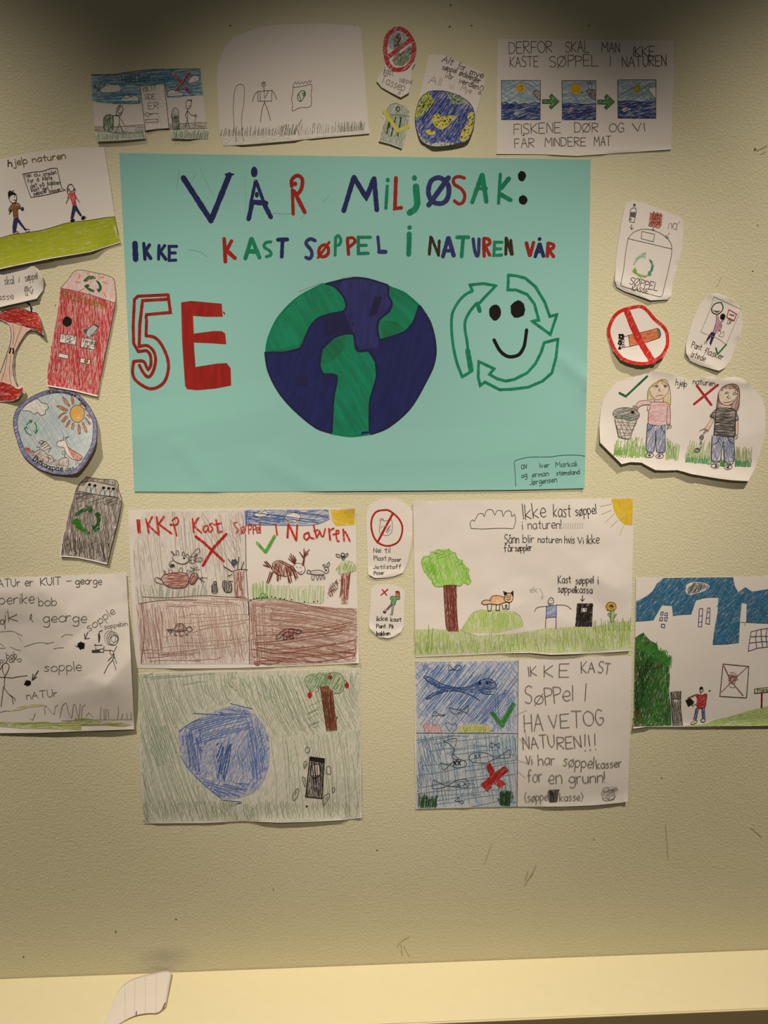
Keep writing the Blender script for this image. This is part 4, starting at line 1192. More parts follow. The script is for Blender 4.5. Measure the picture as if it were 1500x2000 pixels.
s.part('arrow', True).F('#2f8060|p|70|1.1', '500,535 530,555 545,595 535,640 522,650 525,680 488,682 500,640 515,640 525,590')
s.part('arrow', True).F('#6f9a35|p|20|1.1', '362,645 385,605 405,640 398,650 430,668 490,680 480,695 425,690 385,660')
s.part('lettering').T('pd', 1.2, 'SØPPEL', 338, 748, 575, 808, 62).T('pd', 1.2, 'KASSE', 360, 800, 495, 830, 38)
s.done()

s = Sheet('drawing', 'cut-out no smoking sign with a red ring across an orange cigarette', FJ,
          '440,922 340,935 250,965 190,1025 155,1110 152,1165 170,1230 205,1310 270,1385 360,1420 470,1430 560,1400 620,1365 660,1300 676,1240 668,1150 630,1090 560,1030 500,960', gap=1.6,
          lifts=[((230, 1380), (400, 1435), 220, 9), ((400, 1435), (520, 1430), 230, 11), ((520, 1430), (670, 1330), 220, 10)], step=4.5)
s.part('cigarette_drawing')
s.F('#c06a3f|p|10|1.2', '332,1180 440,1155 570,1122 585,1200 480,1235 345,1270').C('#5a2c1a', 1.2, '332,1178 450,1152 572,1120', '345,1272 480,1236 590,1200', '332,1180 345,1272').L('#8f3f20', 1, '480,1170 520,1165', '500,1200 550,1185', '450,1205 480,1195')
s.FC('#6e6862', '570,1122 585,1125 600,1165 595,1195 585,1198 575,1160').C('bk', 1.3, '570,1122 588,1128 602,1170 592,1200')
s.L('bk', 1, '285,1195 332,1180', '265,1285 345,1270')
s.part('ash_drawing').scrib('bk', 1.3, 270, 1190, 28, 28, 24).scrib('bk', 1.3, 262, 1240, 20, 30, 20).scrib('bk', 1.4, 258, 1285, 14, 18, 16)
for x, y in ((285, 1205), (290, 1225), (285, 1245), (292, 1265), (278, 1262)):
    s.ring('bk', .9, x, y, 9)
s.part('no_sign')
s.C('#b9221c|p|40|1.35', 6.6, '435,938 345,950 262,978 206,1032 172,1110 168,1165 186,1225 222,1302 280,1370 365,1405 468,1415 550,1387 607,1352 645,1293 660,1238 652,1155 618,1100 550,1042 490,972', close=True)
s.L('#b9221c|p|60|1.35', 12, '318,968 360,1085 420,1215 535,1398')
s.L('#8e1713', 1, '300,990 400,1230', '340,970 440,1190')
s.done()

s = Sheet('drawing', 'small rounded white cutout with a player throwing a ball at a hoop', FJ,
          '1010,832 1060,825 1130,845 1200,880 1255,930 1285,1010 1288,1080 1265,1180 1220,1290 1180,1400 1140,1450 1090,1475 1030,1460 930,1430 850,1395 815,1330 812,1260 830,1180 870,1050 930,920', gap=1.0,
          lifts=[((815, 1330), (1090, 1475), 120, 4), ((1285, 1010), (1265, 1180), 90, 3), ((1010, 832), (1200, 880), 70, 2)], step=4.5)
s.part('court_drawing').L('pl', 1, '1048,855 1275,960 1150,1255', '1048,855 1010,980 938,1150').C('pl', 1, '938,1150 1000,1175 1080,1205 1150,1255', '1095,1130 1105,1165 1085,1180 1125,1190 1130,1145 1110,1160')
s.part('ball_drawing').C('bk', 1.8, '1110,903 1060,912 1030,950 1035,985 1070,1002 1105,985 1125,945 1108,903', close=False).C('bk', 1, '1040,970 1065,975 1100,975').T('pd', .9, 'net', 1050, 985, 1090, 988, 18)
s.part('hoop_drawing').L('#a8303a', 1.8, '1172,963 1238,1000 1215,1058 1155,1030 1172,963').T('pd', .9, 'ned', 1178, 1008, 1212, 1018, 16).F('#3a2a28', '1172,1030 1210,1048 1205,1060 1170,1045').C('pc', 1, '1170,1045 1158,1080 1175,1085 1190,1055', '1180,1045 1175,1080', '1195,1052 1185,1080')
s.part('person_drawing')
s.F('#a56a8a|p|70|1.0', '1072,1062 1112,1078 1108,1110 1075,1160 1040,1150').F('#b5807a|p|80|.8', '1068,1005 1082,1005 1085,1065 1070,1065').F('#2a2350|m', '1030,1150 1062,1160 1035,1225 1020,1260 1010,1245 1025,1190 985,1235 1000,1190')
s.C('bk', 1.3, '1030,1150 995,1200 982,1238', '1060,1160 1040,1210 1020,1262').C('pd', 1, '1068,1005 1066,1065 1040,1150', '1082,1005 1088,1050 1110,1075 1112,1110 1105,1130 1095,1135').scrib('bk', 1.5, 1120, 1025, 22, 26, 30).FC('#2a2220', '1100,1040 1105,1005 1130,995 1145,1020 1130,1045').C('bk', 1, '1135,1040 1120,1065 1110,1050').ring('pl', .9, 978, 1238, 10).C('pc', 1, '1095,1125 1090,1140 1105,1145')
s.part('lettering').T('pd', 1.2, 'Pant', 858, 1280, 940, 1305, 55).T('pd', 1.2, 'flasker', 965, 1330, 1120, 1385, 55).T('pd', 1.2, 'istede', 855, 1352, 970, 1398, 52)
s.part('check_mark').L('#1b6a2e|m', 3, '1065,1285 1078,1335', '1080,1335 1150,1255')
s.done()

FK = (1150, 700, .23333)
K2 = (1190, 720, .12667)
s = Sheet('drawing', 'wavy-edged white cutout with two girls, a tick and a cross', FK,
          '540,102 470,115 400,145 330,170 265,195 235,195 190,250 145,315 118,350 100,430 88,560 95,705 160,770 275,885 350,868 440,872 500,905 560,935 640,938 740,935 800,950 860,968 960,985 1080,1005 1200,1020 1335,1027 1390,925 1440,780 1480,620 1478,430 1450,330 1400,270 1340,205 1280,170 1215,152 1150,162 1090,168 1020,150 960,162 900,178 840,188 790,160 700,130 620,118', gap=1.2,
          lifts=[((85, 690), (275, 890), 240, 9), ((275, 890), (400, 885), 220, 10), ((400, 885), (560, 945), 220, 10), ((560, 945), (900, 975), 210, 9), ((900, 975), (1335, 1035), 200, 8), ((540, 102), (700, 130), 90, 3), ((960, 162), (1340, 205), 90, 3)], wrinkle=.5,
          creases=[((1330, 650), (1480, 600), .9, 60)])
s.part('check_mark').L('#1d6038|m', 4.6, '258,290 310,318').L('#1d6038|m', 4.2, '312,316 488,150')
s.part('cross_mark').L('#a32530|m', 4.6, '905,228 1025,388', '1080,222 882,382')
s.part('lettering').T('pd', 1.2, 'hjelp', 725, 225, 820, 240, 55).T('pd', 1.2, 'naturen', 870, 215, 1055, 232, 48)
s.part('grass_drawing')
s.grass('#8aa866', 1.5, 205, 815, 480, 830, 38, 70, 170, .15).grass('#6f9450', 1.3, 200, 808, 320, 806, 20, 30, 70, .4).grass('#8fab6c', 1.5, 640, 838, 745, 850, 18, 70, 150, .05).grass('#7a9a5c', 1.3, 655, 745, 720, 840, 7, 70, 110, -.1).grass('#7d9e58', 1.2, 300, 820, 480, 830, 14, 60, 210, .2)
s.part('grass_drawing')
s.F('#8fb183|p|80|.6', '805,800 1030,815 1030,885 810,865', '1225,845 1360,840 1350,905 1225,905')
s.grass('#4a8a50', 1.3, 808, 865, 1030, 888, 34, 35, 75, .1).grass('#417f50', 1.3, 1220, 900, 1355, 905, 24, 35, 70, .0).grass('#9fb07a', 1.1, 815, 820, 1010, 830, 24, 60, 150, .15).grass('#9fb07a', 1.1, 1225, 850, 1365, 850, 18, 70, 120, .0).grass('#3f8a45', 1.3, 1100, 900, 1140, 905, 10, 30, 70, .0)
s.part('bin_drawing')
s.fr = K2
s.F('#a59c93|p|40|.5', '85,770 430,790 310,1078 155,1055')
s.FC('#75776e|p|30|.8', '60,690 90,640 150,610 250,602 340,612 420,640 460,700 455,760 380,800 250,790 100,755').H('#4a4f48', 1, '80,680 250,610 440,660 420,780 250,780 100,750', -10, 2.4, .3).FC('#4d6b55|p|30|.9', '80,740 140,700 260,720 360,770 430,765 340,800 200,780')
s.C('pd', 1.1, '60,720 62,670 110,625 200,603 300,604 400,630 460,690 462,740 430,770 400,790', '80,745 150,770 220,765 280,795 350,805 430,770').C('pd', 1.1, '85,775 110,900 135,1010 155,1058 310,1080 360,960 430,790')
for c in ('95,820 260,830 420,850', '105,880 250,870 405,880', '120,930 260,940 380,940', '135,990 240,995 345,1000', '145,1050 250,1030 325,1030', '125,790 190,900 250,1075', '190,800 290,960 325,1010', '260,800 330,930 355,970', '110,880 150,960 200,1070', '165,960 190,840 200,790', '230,1030 290,880 300,800', '150,1050 180,960', '320,1020 390,860 420,800'):
    s.C('pc', .9, c)
s.dot('bk', 360, 672, 27, 26)
s.part('girl_drawing')
s.FC('#bfae63|p|80|.8', '620,280 690,210 780,165 860,170 920,240 950,400 945,590 900,560 840,510 830,440 700,480 640,470 595,470 600,350')
s.FC('#c8ad93|p|50|.6', '620,310 640,290 760,200 810,195 900,250 920,310 890,400 830,450 760,470 690,465 640,400')
s.F('#c9aa92|p|50|.6', '700,470 830,460 830,515 700,520').F('#c79098|p|5|.75', '640,520 720,515 880,525 930,590 945,700 940,850 880,850 875,860 740,880 605,850 605,650 640,560')
s.F('#c99a9e|p|5|.6', '405,580 450,515 540,485 640,505 635,560 520,560 445,600').F('#b9748a|p|2|.7', '640,710 880,715 880,780 650,770')
s.F('#7d87a6|p|70|.85', '590,845 740,880 860,870 855,1260 840,1285 740,1280 725,1200 715,970 690,1260 640,1280 580,1270 570,1200 580,960').H('#5d6a94', .9, '590,850 860,880 850,1270 740,1270 715,980 690,1260 580,1260', -60, 2.4, .3)
s.C('pc', 1, '620,300 640,280 700,230 800,170', '620,290 600,340 590,470', '800,170 870,170 910,230 945,380 945,560', '620,310 640,400 700,465 760,480 830,450 900,370 918,290 900,240 800,175').C('#8a7a40', 1, '620,290 720,250 790,190 830,240 900,265')
s.C('pd', 1.1, '700,270 730,258 760,265 740,285 705,280', '840,270 870,255 890,265 870,285 845,280', '785,305 760,320 765,345 790,340', '720,428 770,415 828,405').scrib('pc', 1, 735, 272, 16, 10, 12).scrib('pc', 1, 865, 270, 16, 10, 12)
s.C('#6a4a4c', 1, '645,515 720,515 880,520 930,580 945,700 940,860', '640,560 610,660 600,840', '405,580 440,520 520,490 640,500 665,520', '440,605 520,560 630,555', '900,580 890,700 885,840 900,870 940,860', '600,570 585,640 605,645').L('pc', 1, '700,480 700,515', '832,470 832,515')
s.C('pc', 1, '365,570 400,575 445,605 440,640', '355,610 370,590 400,600 395,640', '400,640 420,610 430,640', '885,880 920,870 960,880 950,915 920,905 900,940 890,910 925,890')
s.C('#2b3350', 1.2, '590,845 580,1000 570,1200 580,1265 640,1285 690,1265 712,1100 718,960', '722,960 725,1200 740,1282 840,1285 860,1230 862,870').C('#2b3a6a', 1.6, '670,870 650,920 585,965', '800,880 815,940 858,985').L('#2b3350', 1, '590,845 660,868 740,880')
s.C('pd', 1, '555,1340 580,1310 650,1305 690,1330 660,1360 590,1368 555,1340', '715,1350 750,1318 810,1315 840,1345 810,1375 740,1375 715,1350').scrib('pd', 1.1, 620, 1335, 24, 12, 14).scrib('pd', 1.1, 775, 1345, 24, 14, 14).L('pc', 1, '590,1280 595,1310', '650,1285 655,1305', '770,1285 775,1315', '825,1285 828,1315')
s.part('girl_drawing')
s.fr = FK
s.FC('#8f6458|p|80|.85', '1090,290 1120,240 1180,215 1235,222 1265,270 1262,400 1240,440 1190,415 1190,380 1130,395 1100,420 1068,415 1080,340')
s.FC('#c8ad95|p|50|.6', '1088,300 1120,255 1200,240 1245,262 1250,310 1215,365 1150,390 1105,360')
s.F('#c9aa92|p|50|.6', '1110,380 1180,385 1178,425 1105,420', '1030,500 1055,505 1000,600 970,590', '1228,515 1250,515 1245,640 1225,640')
s.F('#5a5652|p|2|.95', '1060,430 1100,418 1190,418 1230,440 1252,515 1225,520 1222,655 1050,640 1055,505 1018,480').H('#3f3c3a', 1.1, '1060,430 1190,418 1230,450 1222,655 1050,640', 3, 2.2, .25)
s.F('#8089a8|p|75|.8', '1035,645 1120,660 1215,655 1212,860 1140,865 1130,800 1120,700 1100,855 1030,855').H('#5f6c98', .9, '1035,645 1215,655 1212,860 1140,865 1120,700 1100,855 1030,855', 70, 2.2, .3)
s.C('pd', 1.1, '1090,380 1082,320 1110,250 1180,215 1240,225 1262,280 1255,380 1240,440', '1085,290 1095,360 1140,392 1200,380 1245,310 1245,260', '1200,225 1230,245 1250,275', '1070,415 1080,340').C('pd', 1.1, '1140,290 1155,280 1170,288 1155,296 1142,292', '1205,295 1220,285 1240,295 1222,305 1208,300', '1175,310 1158,320 1170,335 1180,330', '1130,370 1165,368 1195,360')
s.C('bk', 1.3, '1060,430 1100,415 1190,418 1230,440 1252,515 1225,520', '1060,430 1018,480 1050,505', '1065,440 1055,560 1048,640', '1230,450 1225,560 1222,655').L('bk', 1.2, '1048,640 1120,655 1222,658')
s.C('#7a5c48', 1, '1030,500 990,560 965,590', '1052,510 1020,570 1000,605', '1250,515 1250,600 1245,640', '1230,520 1228,640').C('pc', 1, '930,605 960,590 985,600 960,620 975,625 990,600 1000,610', '1215,650 1240,645 1245,665 1225,670')
s.C('#2b3350', 1.3, '1035,645 1028,760 1032,855 1100,858 1112,760 1125,700', '1128,700 1135,800 1140,865 1212,868 1215,655').C('#2b3a6a', 1.5, '1095,660 1080,700 1042,722', '1165,660 1180,695 1210,715')
s.C('pd', 1, '1022,900 1040,882 1085,890 1088,910 1050,918 1022,900', '1135,910 1150,890 1195,895 1195,920 1150,928 1135,910').scrib('pd', 1, 1065, 902, 14, 9, 12).scrib('pd', 1, 1165, 908, 16, 10, 12).F('#6a6560|p', '1050,860 1080,860 1080,882 1050,882', '1160,868 1190,868 1190,890 1160,890')
s.part('litter_drawing').ring('pd', 1.3, 946, 660, 15, 18).ring('pd', 1, 946, 660, 7, 8).C('pd', 1, '955,640 965,630', '935,690 945,705 930,720 940,690').C('pd', 1.6, '885,775 895,755 920,752 928,768 910,785 888,780').C('pd', 1, '900,775 905,762 920,765', '930,765 945,735')
s.done()

FL = (1210, 1110, .19333)
s = Sheet('drawing', 'white sheet with blue sky, white buildings and a dark green bush', FL,
          '165,95 700,90 1200,84 1700,78 2330,72 2345,800 2360,1590 1800,1590 1300,1598 800,1600 280,1600 140,1620 152,1100 160,500', gap=1.0,
          lifts=[((140, 1620), (280, 1600), 130, 5), ((280, 1605), (1500, 1590), 70, 2.5), ((1500, 1590), (2360, 1590), 70, 2.5)])
s.part('sky_drawing')
Bz = '#2f6488|p|40|1.25'
s.F(Bz, '445,98 700,94 1148,90 1165,180 1200,240 1270,190 1340,235 1500,210 1900,190 2330,180 2330,560 1900,560 1500,555 1280,545 1285,360 1235,350 1220,500 1205,755 1080,768 940,770 955,640 990,450 1000,290 900,292 775,320 725,465 540,478 530,380 430,375 345,520 165,535 168,330 240,300 330,235 380,150')
s.H('#235273', 1.1, '445,98 1148,92 1200,240 1500,215 1500,550 1285,540 1285,360 1225,360 1205,755 945,765 1000,290 775,320 725,465 540,475 530,380 420,385 345,520 165,530 168,340 330,240', -60, 3.4, .3, cut=.5).H('#4a83a3', 1, '445,98 1148,92 1200,240 1500,215 1500,550 1285,540 1285,360 1225,360 1205,755 945,765 1000,290 775,320 725,465 540,475 530,380 420,385 345,520 165,530', 55, 8, .4, cut=.6)
s.C('#235273', 1.2, '165,535 260,530 345,520', '540,478 640,465 725,462', '950,770 1080,765 1205,750', '770,320 880,295 1000,292', '1280,545 1400,552 1500,555').L('pc', .9, '1225,545 1290,548', '1270,555 1268,580')
s.part('cloud_drawing').FC('w', '670,180 720,145 800,140 860,150 910,180 860,225 780,255 685,265').FC('#6d625b|p|50|.8', '700,180 740,150 820,150 900,180 840,215 760,250 690,255').H('#4a423d', 1.2, '700,180 740,150 820,150 900,180 760,250 690,255', -50, 3, .2)
s.part('window_drawing')
for c in ('420,442 442,440 440,470 415,472', '462,450 486,452 484,480 456,475', '410,498 436,495 432,530 405,528', '458,498 486,495 475,535 455,525', '425,562 458,568 455,602 422,595'):
    s.L('#2b3560', 1.3, c, close=True)
s.part('window_drawing').L('#2f3a72', 1.2, '808,408 842,405 830,590 795,588 808,408', '805,482 838,478', '798,545 832,540', '890,402 915,400 908,566 872,555 890,402', '888,445 912,440', '880,502 910,500')
s.part('window_drawing').L('#2f2f5c', 1.2, '1330,640 1420,618 1500,605 1640,590', '1330,640 1322,690 1310,760 1302,838', '1302,838 1400,805 1500,795 1640,780', '1322,692 1430,685 1640,690', '1312,755 1440,740 1640,745', '1390,628 1375,690 1385,805', '1430,615 1432,690 1448,800', '1490,605 1480,690 1492,795')
s.part('bush_drawing')
s.F('#2c5c26|p|70|1.25', '160,700 200,670 240,650 290,710 330,740 375,760 400,830 450,840 490,900 520,890 500,1000 510,1100 500,1250 520,1400 525,1590 300,1595 145,1600 150,1200 155,900')
s.H('#1a4a1c', 1.4, '160,720 330,800 380,1000 350,1200 300,1400 250,1590 145,1600 155,900', 72, 3, .2, cut=.5).H('#4a8a30', 1.2, '350,900 500,920 500,1250 520,1580 300,1590 330,1300', 75, 3.4, .3, cut=.5).H('#2a1d12', 1.5, '210,900 290,900 340,960 300,1050 200,1180 160,1300 158,1000', -75, 2.4, .25, cut=.4).H('#16321a', 1.4, '160,1100 300,1100 280,1300 230,1480 150,1500', 85, 2.6, .3, cut=.5).H('#6b4420', 1.4, '150,1420 210,1480 240,1590 145,1600', 50, 2.6, .15)
s.grass('#3f8230', 1.2, 170, 800, 520, 1000, 46, 60, 150, .15).C('#4a2f1a', 2, '330,1020 390,1000 435,990', '250,780 270,760 300,740').L('#3c6a2c', 1, '235,700 245,648', '370,800 378,742', '420,860 432,815')
s.part('bin_drawing').F('#6a615c|p|80|.95', '520,1250 550,1240 620,1240 618,1400 635,1590 540,1590 525,1420').H('#3c3633', 1.1, '520,1250 620,1240 618,1400 635,1590 540,1590', 80, 2.6, .25).FC('w', '540,1335 570,1322 600,1325 600,1345 560,1358').C('bk', 1.2, '518,1250 530,1420 540,1590', '622,1240 618,1400 638,1590', '535,1320 570,1318 605,1325')
s.part('person_drawing')
s.F('#a8282c|p|50|1.25', '762,1280 790,1272 820,1285 880,1270 875,1350 862,1405 790,1415 775,1380 785,1310')
s.F('#3f5f86|p|80|1.1', '775,1412 800,1415 775,1530 750,1525', '830,1410 858,1408 862,1520 838,1520').C('bk', 1.1, '775,1412 750,1525', '800,1415 775,1530', '858,1408 862,1520', '832,1410 840,1520')
s.C('bk', 1.1, '812,1225 820,1250 845,1240 842,1215').FC('#17130f', '806,1220 815,1198 838,1195 845,1215 825,1225').L('#8a5a34', 1.6, '822,1250 822,1275', '690,1320 720,1300 755,1290').C('#222222', 1, '690,1310 730,1290 770,1275')
s.C('#3a1a1a', 1, '762,1280 790,1272 820,1285 880,1270 875,1350 862,1405 790,1415')
s.FC('#c9c07a|p', '720,1565 745,1545 785,1540 780,1560 730,1580', '820,1530 840,1522 865,1530 865,1545 840,1555').C('bk', 1.1, '720,1570 745,1545 785,1538 780,1560 730,1580 720,1568', '820,1530 840,1520 870,1530 860,1552 835,1555 820,1532')
s.part('bag_drawing').F('#1d1a18', '668,1335 715,1310 755,1350 740,1375 695,1398').L('bk', 1.2, '670,1330 700,1395', '735,1380 750,1395', '755,1370 770,1378')
s.part('ball_drawing').dot('bk', 912, 1236, 8)
s.part('sign_drawing').L('#5a2a26', 1.2, '1048,965 1308,990 1285,1308 1015,1292 1048,963').L('#8a3a34', 1.2, '1055,985 1130,1140 1250,1285', '1300,990 1190,1090 1030,1250').T('#7a4a46', 1, 'SØPPEL', 1100, 1115, 1200, 1125, 40).T('#7a4a46', 1, 'TUT', 1100, 1165, 1180, 1165, 35).C('#8a6a62', .9, '1120,1060 1150,1050 1180,1070', '1110,1190 1150,1205 1180,1190')
s.part('park_sign_drawing').F('#9fae6a|p', '1368,1218 1500,1200 1620,1195 1620,1245 1500,1250 1365,1262').L('#2d3a22', 1.2, '1368,1218 1500,1202 1620,1195', '1365,1262 1500,1250 1620,1245', '1368,1218 1365,1262').T('#2d3a22', 1.2, 'Park', 1395, 1250, 1510, 1243, 35).L('#7a2422|m', 3, '1440,1262 1436,1415')
s.part('hill_drawing').F('#93ab55|p|10|.9', '640,1592 870,1570 960,1530 1100,1500 1300,1440 1500,1390 1900,1330 2330,1300 2350,1588 1800,1588 1300,1594').H('#9db765', 1.2, '870,1575 1100,1505 1500,1400 1500,1585 900,1595', -15, 5, .3).C('pl', .8, '1120,1515 1140,1490 1150,1500', '1205,1500 1220,1478 1240,1490')
s.done()

# ------------------------------------------------------------------ lower middle
FM = (690, 960, .15504)
s = Sheet('drawing', 'white cutout with a red no-sign over a plastic bag, under the poster', FM,
          '440,80 340,95 240,145 180,220 162,320 172,600 180,850 190,1045 270,1090 440,1085 540,1060 620,1025 680,900 720,720 745,560 745,250 700,185 600,120 520,90', gap=1.0,
          lifts=[((190, 1045), (270, 1092), 160, 4), ((270, 1092), (620, 1025), 130, 3), ((745, 560), (680, 900), 80, 2)], creases=[((700, 380), (740, 520), 1.0, 60)], step=4.5)
s.part('no_sign')
s.C('#a52020|m|30', 3.6, '400,232 300,250 248,310 226,400 238,510 275,600 330,655 420,685 510,668 575,620 612,530 615,430 575,345 510,280 450,240', close=True).L('#a52020|m|30', 4.6, '495,285 440,385 305,640')
s.part('bag_drawing').C('pc', 1, '335,375 340,345 375,345 385,370 370,355 350,360 340,400 328,460 335,530', '385,375 430,365 440,380', '480,350 490,400 490,480 470,530 420,555 370,545').C('pl', .9, '345,450 380,440 440,430', '340,470 360,445').L('pd', 1.4, '465,430 415,510', '450,450 430,480').L('pc', 1, '470,470 430,520')
s.part('lettering').T('pd', 1.2, 'Nei', 258, 770, 350, 770, 60).T('pd', 1.2, 'til', 390, 770, 468, 770, 60).T('pd', 1.2, 'Plast', 260, 868, 420, 868, 58).T('pd', 1.2, 'Poser', 448, 885, 605, 882, 56).T('pd', 1.1, 'Ja', 255, 975, 320, 975, 48).T('pd', 1.1, 'til', 335, 975, 400, 972, 50).T('pd', 1.2, 'stoff', 420, 975, 605, 970, 54).T('pd', 1.2, 'Poser', 260, 1050, 390, 1045, 48)
s.done()

s = Sheet('drawing', 'small rounded white cutout with a boy in green kicking litter', FM,
          '290,1180 230,1225 218,1300 212,1500 195,1640 210,1730 270,1795 320,1840 440,1848 520,1825 600,1770 640,1690 640,1500 648,1350 650,1265 600,1210 520,1182 400,1170', gap=1.0,
          lifts=[((210, 1730), (440, 1850), 100, 3), ((440, 1850), (600, 1770), 90, 2.5)], step=4.5)
s.part('cross_mark').L('#a11c22|m', 2.4, '365,1235 420,1305', '435,1232 350,1305')
s.part('person_drawing')
s.FC('#b5705a', '530,1270 575,1265 585,1290 565,1325 535,1320').FC('#7a2420', '525,1265 545,1250 575,1252 588,1275 580,1310 570,1275 545,1278').F('#6d9a6a', '500,1315 530,1315 560,1320 590,1335 575,1360 545,1360 520,1430 475,1412 490,1360 470,1350 475,1320')
s.C('#2f4a30', 1.3, '500,1315 470,1330 468,1360 490,1370', '530,1315 555,1330 580,1320', '590,1335 575,1362 545,1362 520,1430 475,1412 492,1362').L('#4a4a44', 2, '480,1415 415,1490').L('#4a4a44', 1.6, '490,1425 430,1495').L('#6a655f', 1.6, '490,1430 482,1540', '510,1432 495,1540').C('pc', 1, '460,1550 480,1540 498,1548 490,1558 462,1552').C('bk', 1, '575,1285 588,1300 582,1330')
s.part('litter_drawing').F('#3a1a16', '370,1500 385,1510 410,1495 418,1515 410,1535 380,1535').C('#b59aa6', 1, '385,1500 390,1478 405,1490 402,1515')
s.part('lettering')
s.fr = (720, 1170, .06667)
s.T('bk', 1.3, 'ikke', 240, 640, 560, 630, 135).T('bk', 1.3, 'kast', 645, 660, 960, 655, 125).T('bk', 1.3, 'Pant', 230, 855, 500, 850, 125).T('bk', 1.3, 'På', 605, 850, 720, 850, 105).T('bk', 1.4, 'bakken', 235, 1065, 630, 1060, 120)
s.done()

FN = (790, 960, .30667)
s = Sheet('drawing', 'white sheet with a green tree, an orange fox and a yellow corner sun', FN,
          '55,62 400,56 800,52 1200,46 1458,42 1455,300 1448,650 1437,1015 1250,1028 1100,1035 930,1040 800,1028 600,1032 400,1042 70,1055 66,700', gap=.9, wrinkle=.7, wfreq=.014,
          lifts=[((700, 1040), (1100, 1040), 90, 4), ((1300, 1030), (1437, 1015), 90, 2.5), ((55, 62), (120, 62), 100, 2)],
          creases=[((960, 330), (1310, 620), 1.6, 130), ((700, 870), (1000, 940), 1.4, 60), ((1040, 60), (1180, 190), .8, 60), ((640, 760), (780, 700), 1.0, 50), ((980, 800), (1180, 900), 1.0, 60), ((60, 150), (200, 80), 1.0, 70), ((70, 900), (400, 860), .8, 60), ((1250, 560), (1340, 620), 1.2, 40)])
s.part('grass_drawing')
GN = '#a3b868|p|86|.75'
s.F(GN, '65,880 200,875 370,890 440,920 700,905 900,870 1000,865 1085,860 1190,865 1300,840 1443,820 1437,1005 1250,1015 930,1030 800,1018 600,1022 70,1045')
s.F('#a9c06a|p|80|.85', '360,880 390,830 440,770 480,757 600,750 700,765 735,800 755,860 600,900 440,900')
s.H('#8fae4e', 1.2, '65,885 370,890 700,905 1000,865 1300,845 1440,825 1435,1000 930,1025 70,1040', 86, 4, .35, cut=.6).H('#8db548', 1.1, '370,880 440,775 600,755 720,780 745,860', 84, 4, .3, cut=.4).H('#7f9a55', 1.1, '65,960 500,940 900,960 900,1020 70,1040', 88, 5, .5, cut=.5).grass('#7f9a48', 1, 1200, 900, 1440, 880, 24, 40, 90, 0).L('#6f8a40', 1.1, '155,850 150,1000', '180,870 172,1010', '140,960 145,1020')
s.C('#8aa55a', .9, '365,885 395,830 440,770 500,752', '700,765 740,800 755,855', '350,880 420,905 460,920')
s.part('cloud_drawing').C('pd', 1.1, '425,235 418,200 435,180 445,190 470,145 500,142 508,160 525,120 560,118 575,150 590,122 620,125 628,158 645,128 675,125 685,160 700,145 708,185 695,235').C('pd', 1.1, '425,235 500,238 600,234 690,236')
s.part('sun_drawing').F('#cbaa1e|p|75|1.2', '1318,46 1456,44 1452,215 1400,210 1360,170 1335,120').H('#d8bb35', 1.4, '1325,50 1450,50 1448,205 1405,205 1345,120', 78, 3, .3)
s.L('#a99a5a', .9, '1245,95 1318,80', '1255,145 1320,118', '1280,195 1338,140', '1312,228 1360,180', '1370,275 1395,220')
s.part('lettering')
for w_ in (('Ikke', 760, 178, 905, 160, 95), ('kast', 950, 162, 1060, 160, 85), ('søppel', 1092, 155, 1222, 142, 62)):
    s.T('bk', 1.35, *w_)
for w_ in (('i', 752, 242, 758, 242, 58), ('naturen!', 788, 240, 1000, 235, 60)):
    s.T('pd', 1.3, *w_)
s.L('pll', 1, *['%d,200 %d,235' % (x, x - 3) for x in range(1015, 1140, 15)])
for w_ in (('Sånn', 638, 330, 730, 328, 58), ('blir', 755, 325, 828, 325, 52), ('naturen', 850, 325, 1002, 328, 45), ('hvis', 1020, 330, 1085, 330, 52), ('Vi', 1105, 332, 1142, 332, 42), ('ikke', 1162, 332, 1242, 330, 55), ('får', 635, 385, 700, 380, 48), ('søppler', 705, 380, 812, 376, 42)):
    s.T('bk', 1.2, *w_)
s.part('tree_drawing')
s.part('crown', True)
s.FC('#8cc04a|p|60|.95', '110,440 120,410 160,405 190,375 220,370 280,370 325,395 345,430 375,445 385,475 410,490 412,530 422,560 410,590 380,580 345,600 290,595 240,600 190,600 175,570 150,545 130,510 115,480')
s.H('#76b235', 1.3, '115,440 190,380 280,375 345,430 400,490 415,570 345,595 190,595 130,510', 70, 3.4, .35, cut=.5, bow=1).H('#6aa52c', 1.5, '120,460 190,400 210,520 190,540 150,530', -60, 3, .2).H('#6aa52c', 1.4, '180,390 330,400 380,470 330,450 200,430', -20, 4, .3)
s.C('#78a83f', 1.3, '130,515 108,450 125,420 160,412 170,385 205,390 215,368 250,385 285,366 290,395 325,390 330,425 370,440 350,460 385,470 375,490 412,495 395,520 412,535 400,550 424,570 405,592 380,580 350,602 300,590 240,605 195,602 175,575')
s.part('trunk', True).F('#7d3c33|p|84|1.2', '250,598 330,598 332,700 340,890 285,890 265,860 255,720').H('#5a2622', 1.4, '252,600 330,600 338,880 290,885 265,850', 86, 2.6, .3).C('#4a201c', 1.2, '250,598 256,720 266,860 285,890', '330,598 330,720 342,892').L('#4a201c', 1.2, '248,598 330,598')
s.part('fox_drawing')
s.FC('#d89a52|p|80|.8', '545,695 555,670 590,663 635,675 640,705 610,718 560,715', '490,708 510,695 540,695 540,718 500,718', '640,670 660,650 685,655 690,690 665,705 642,695')
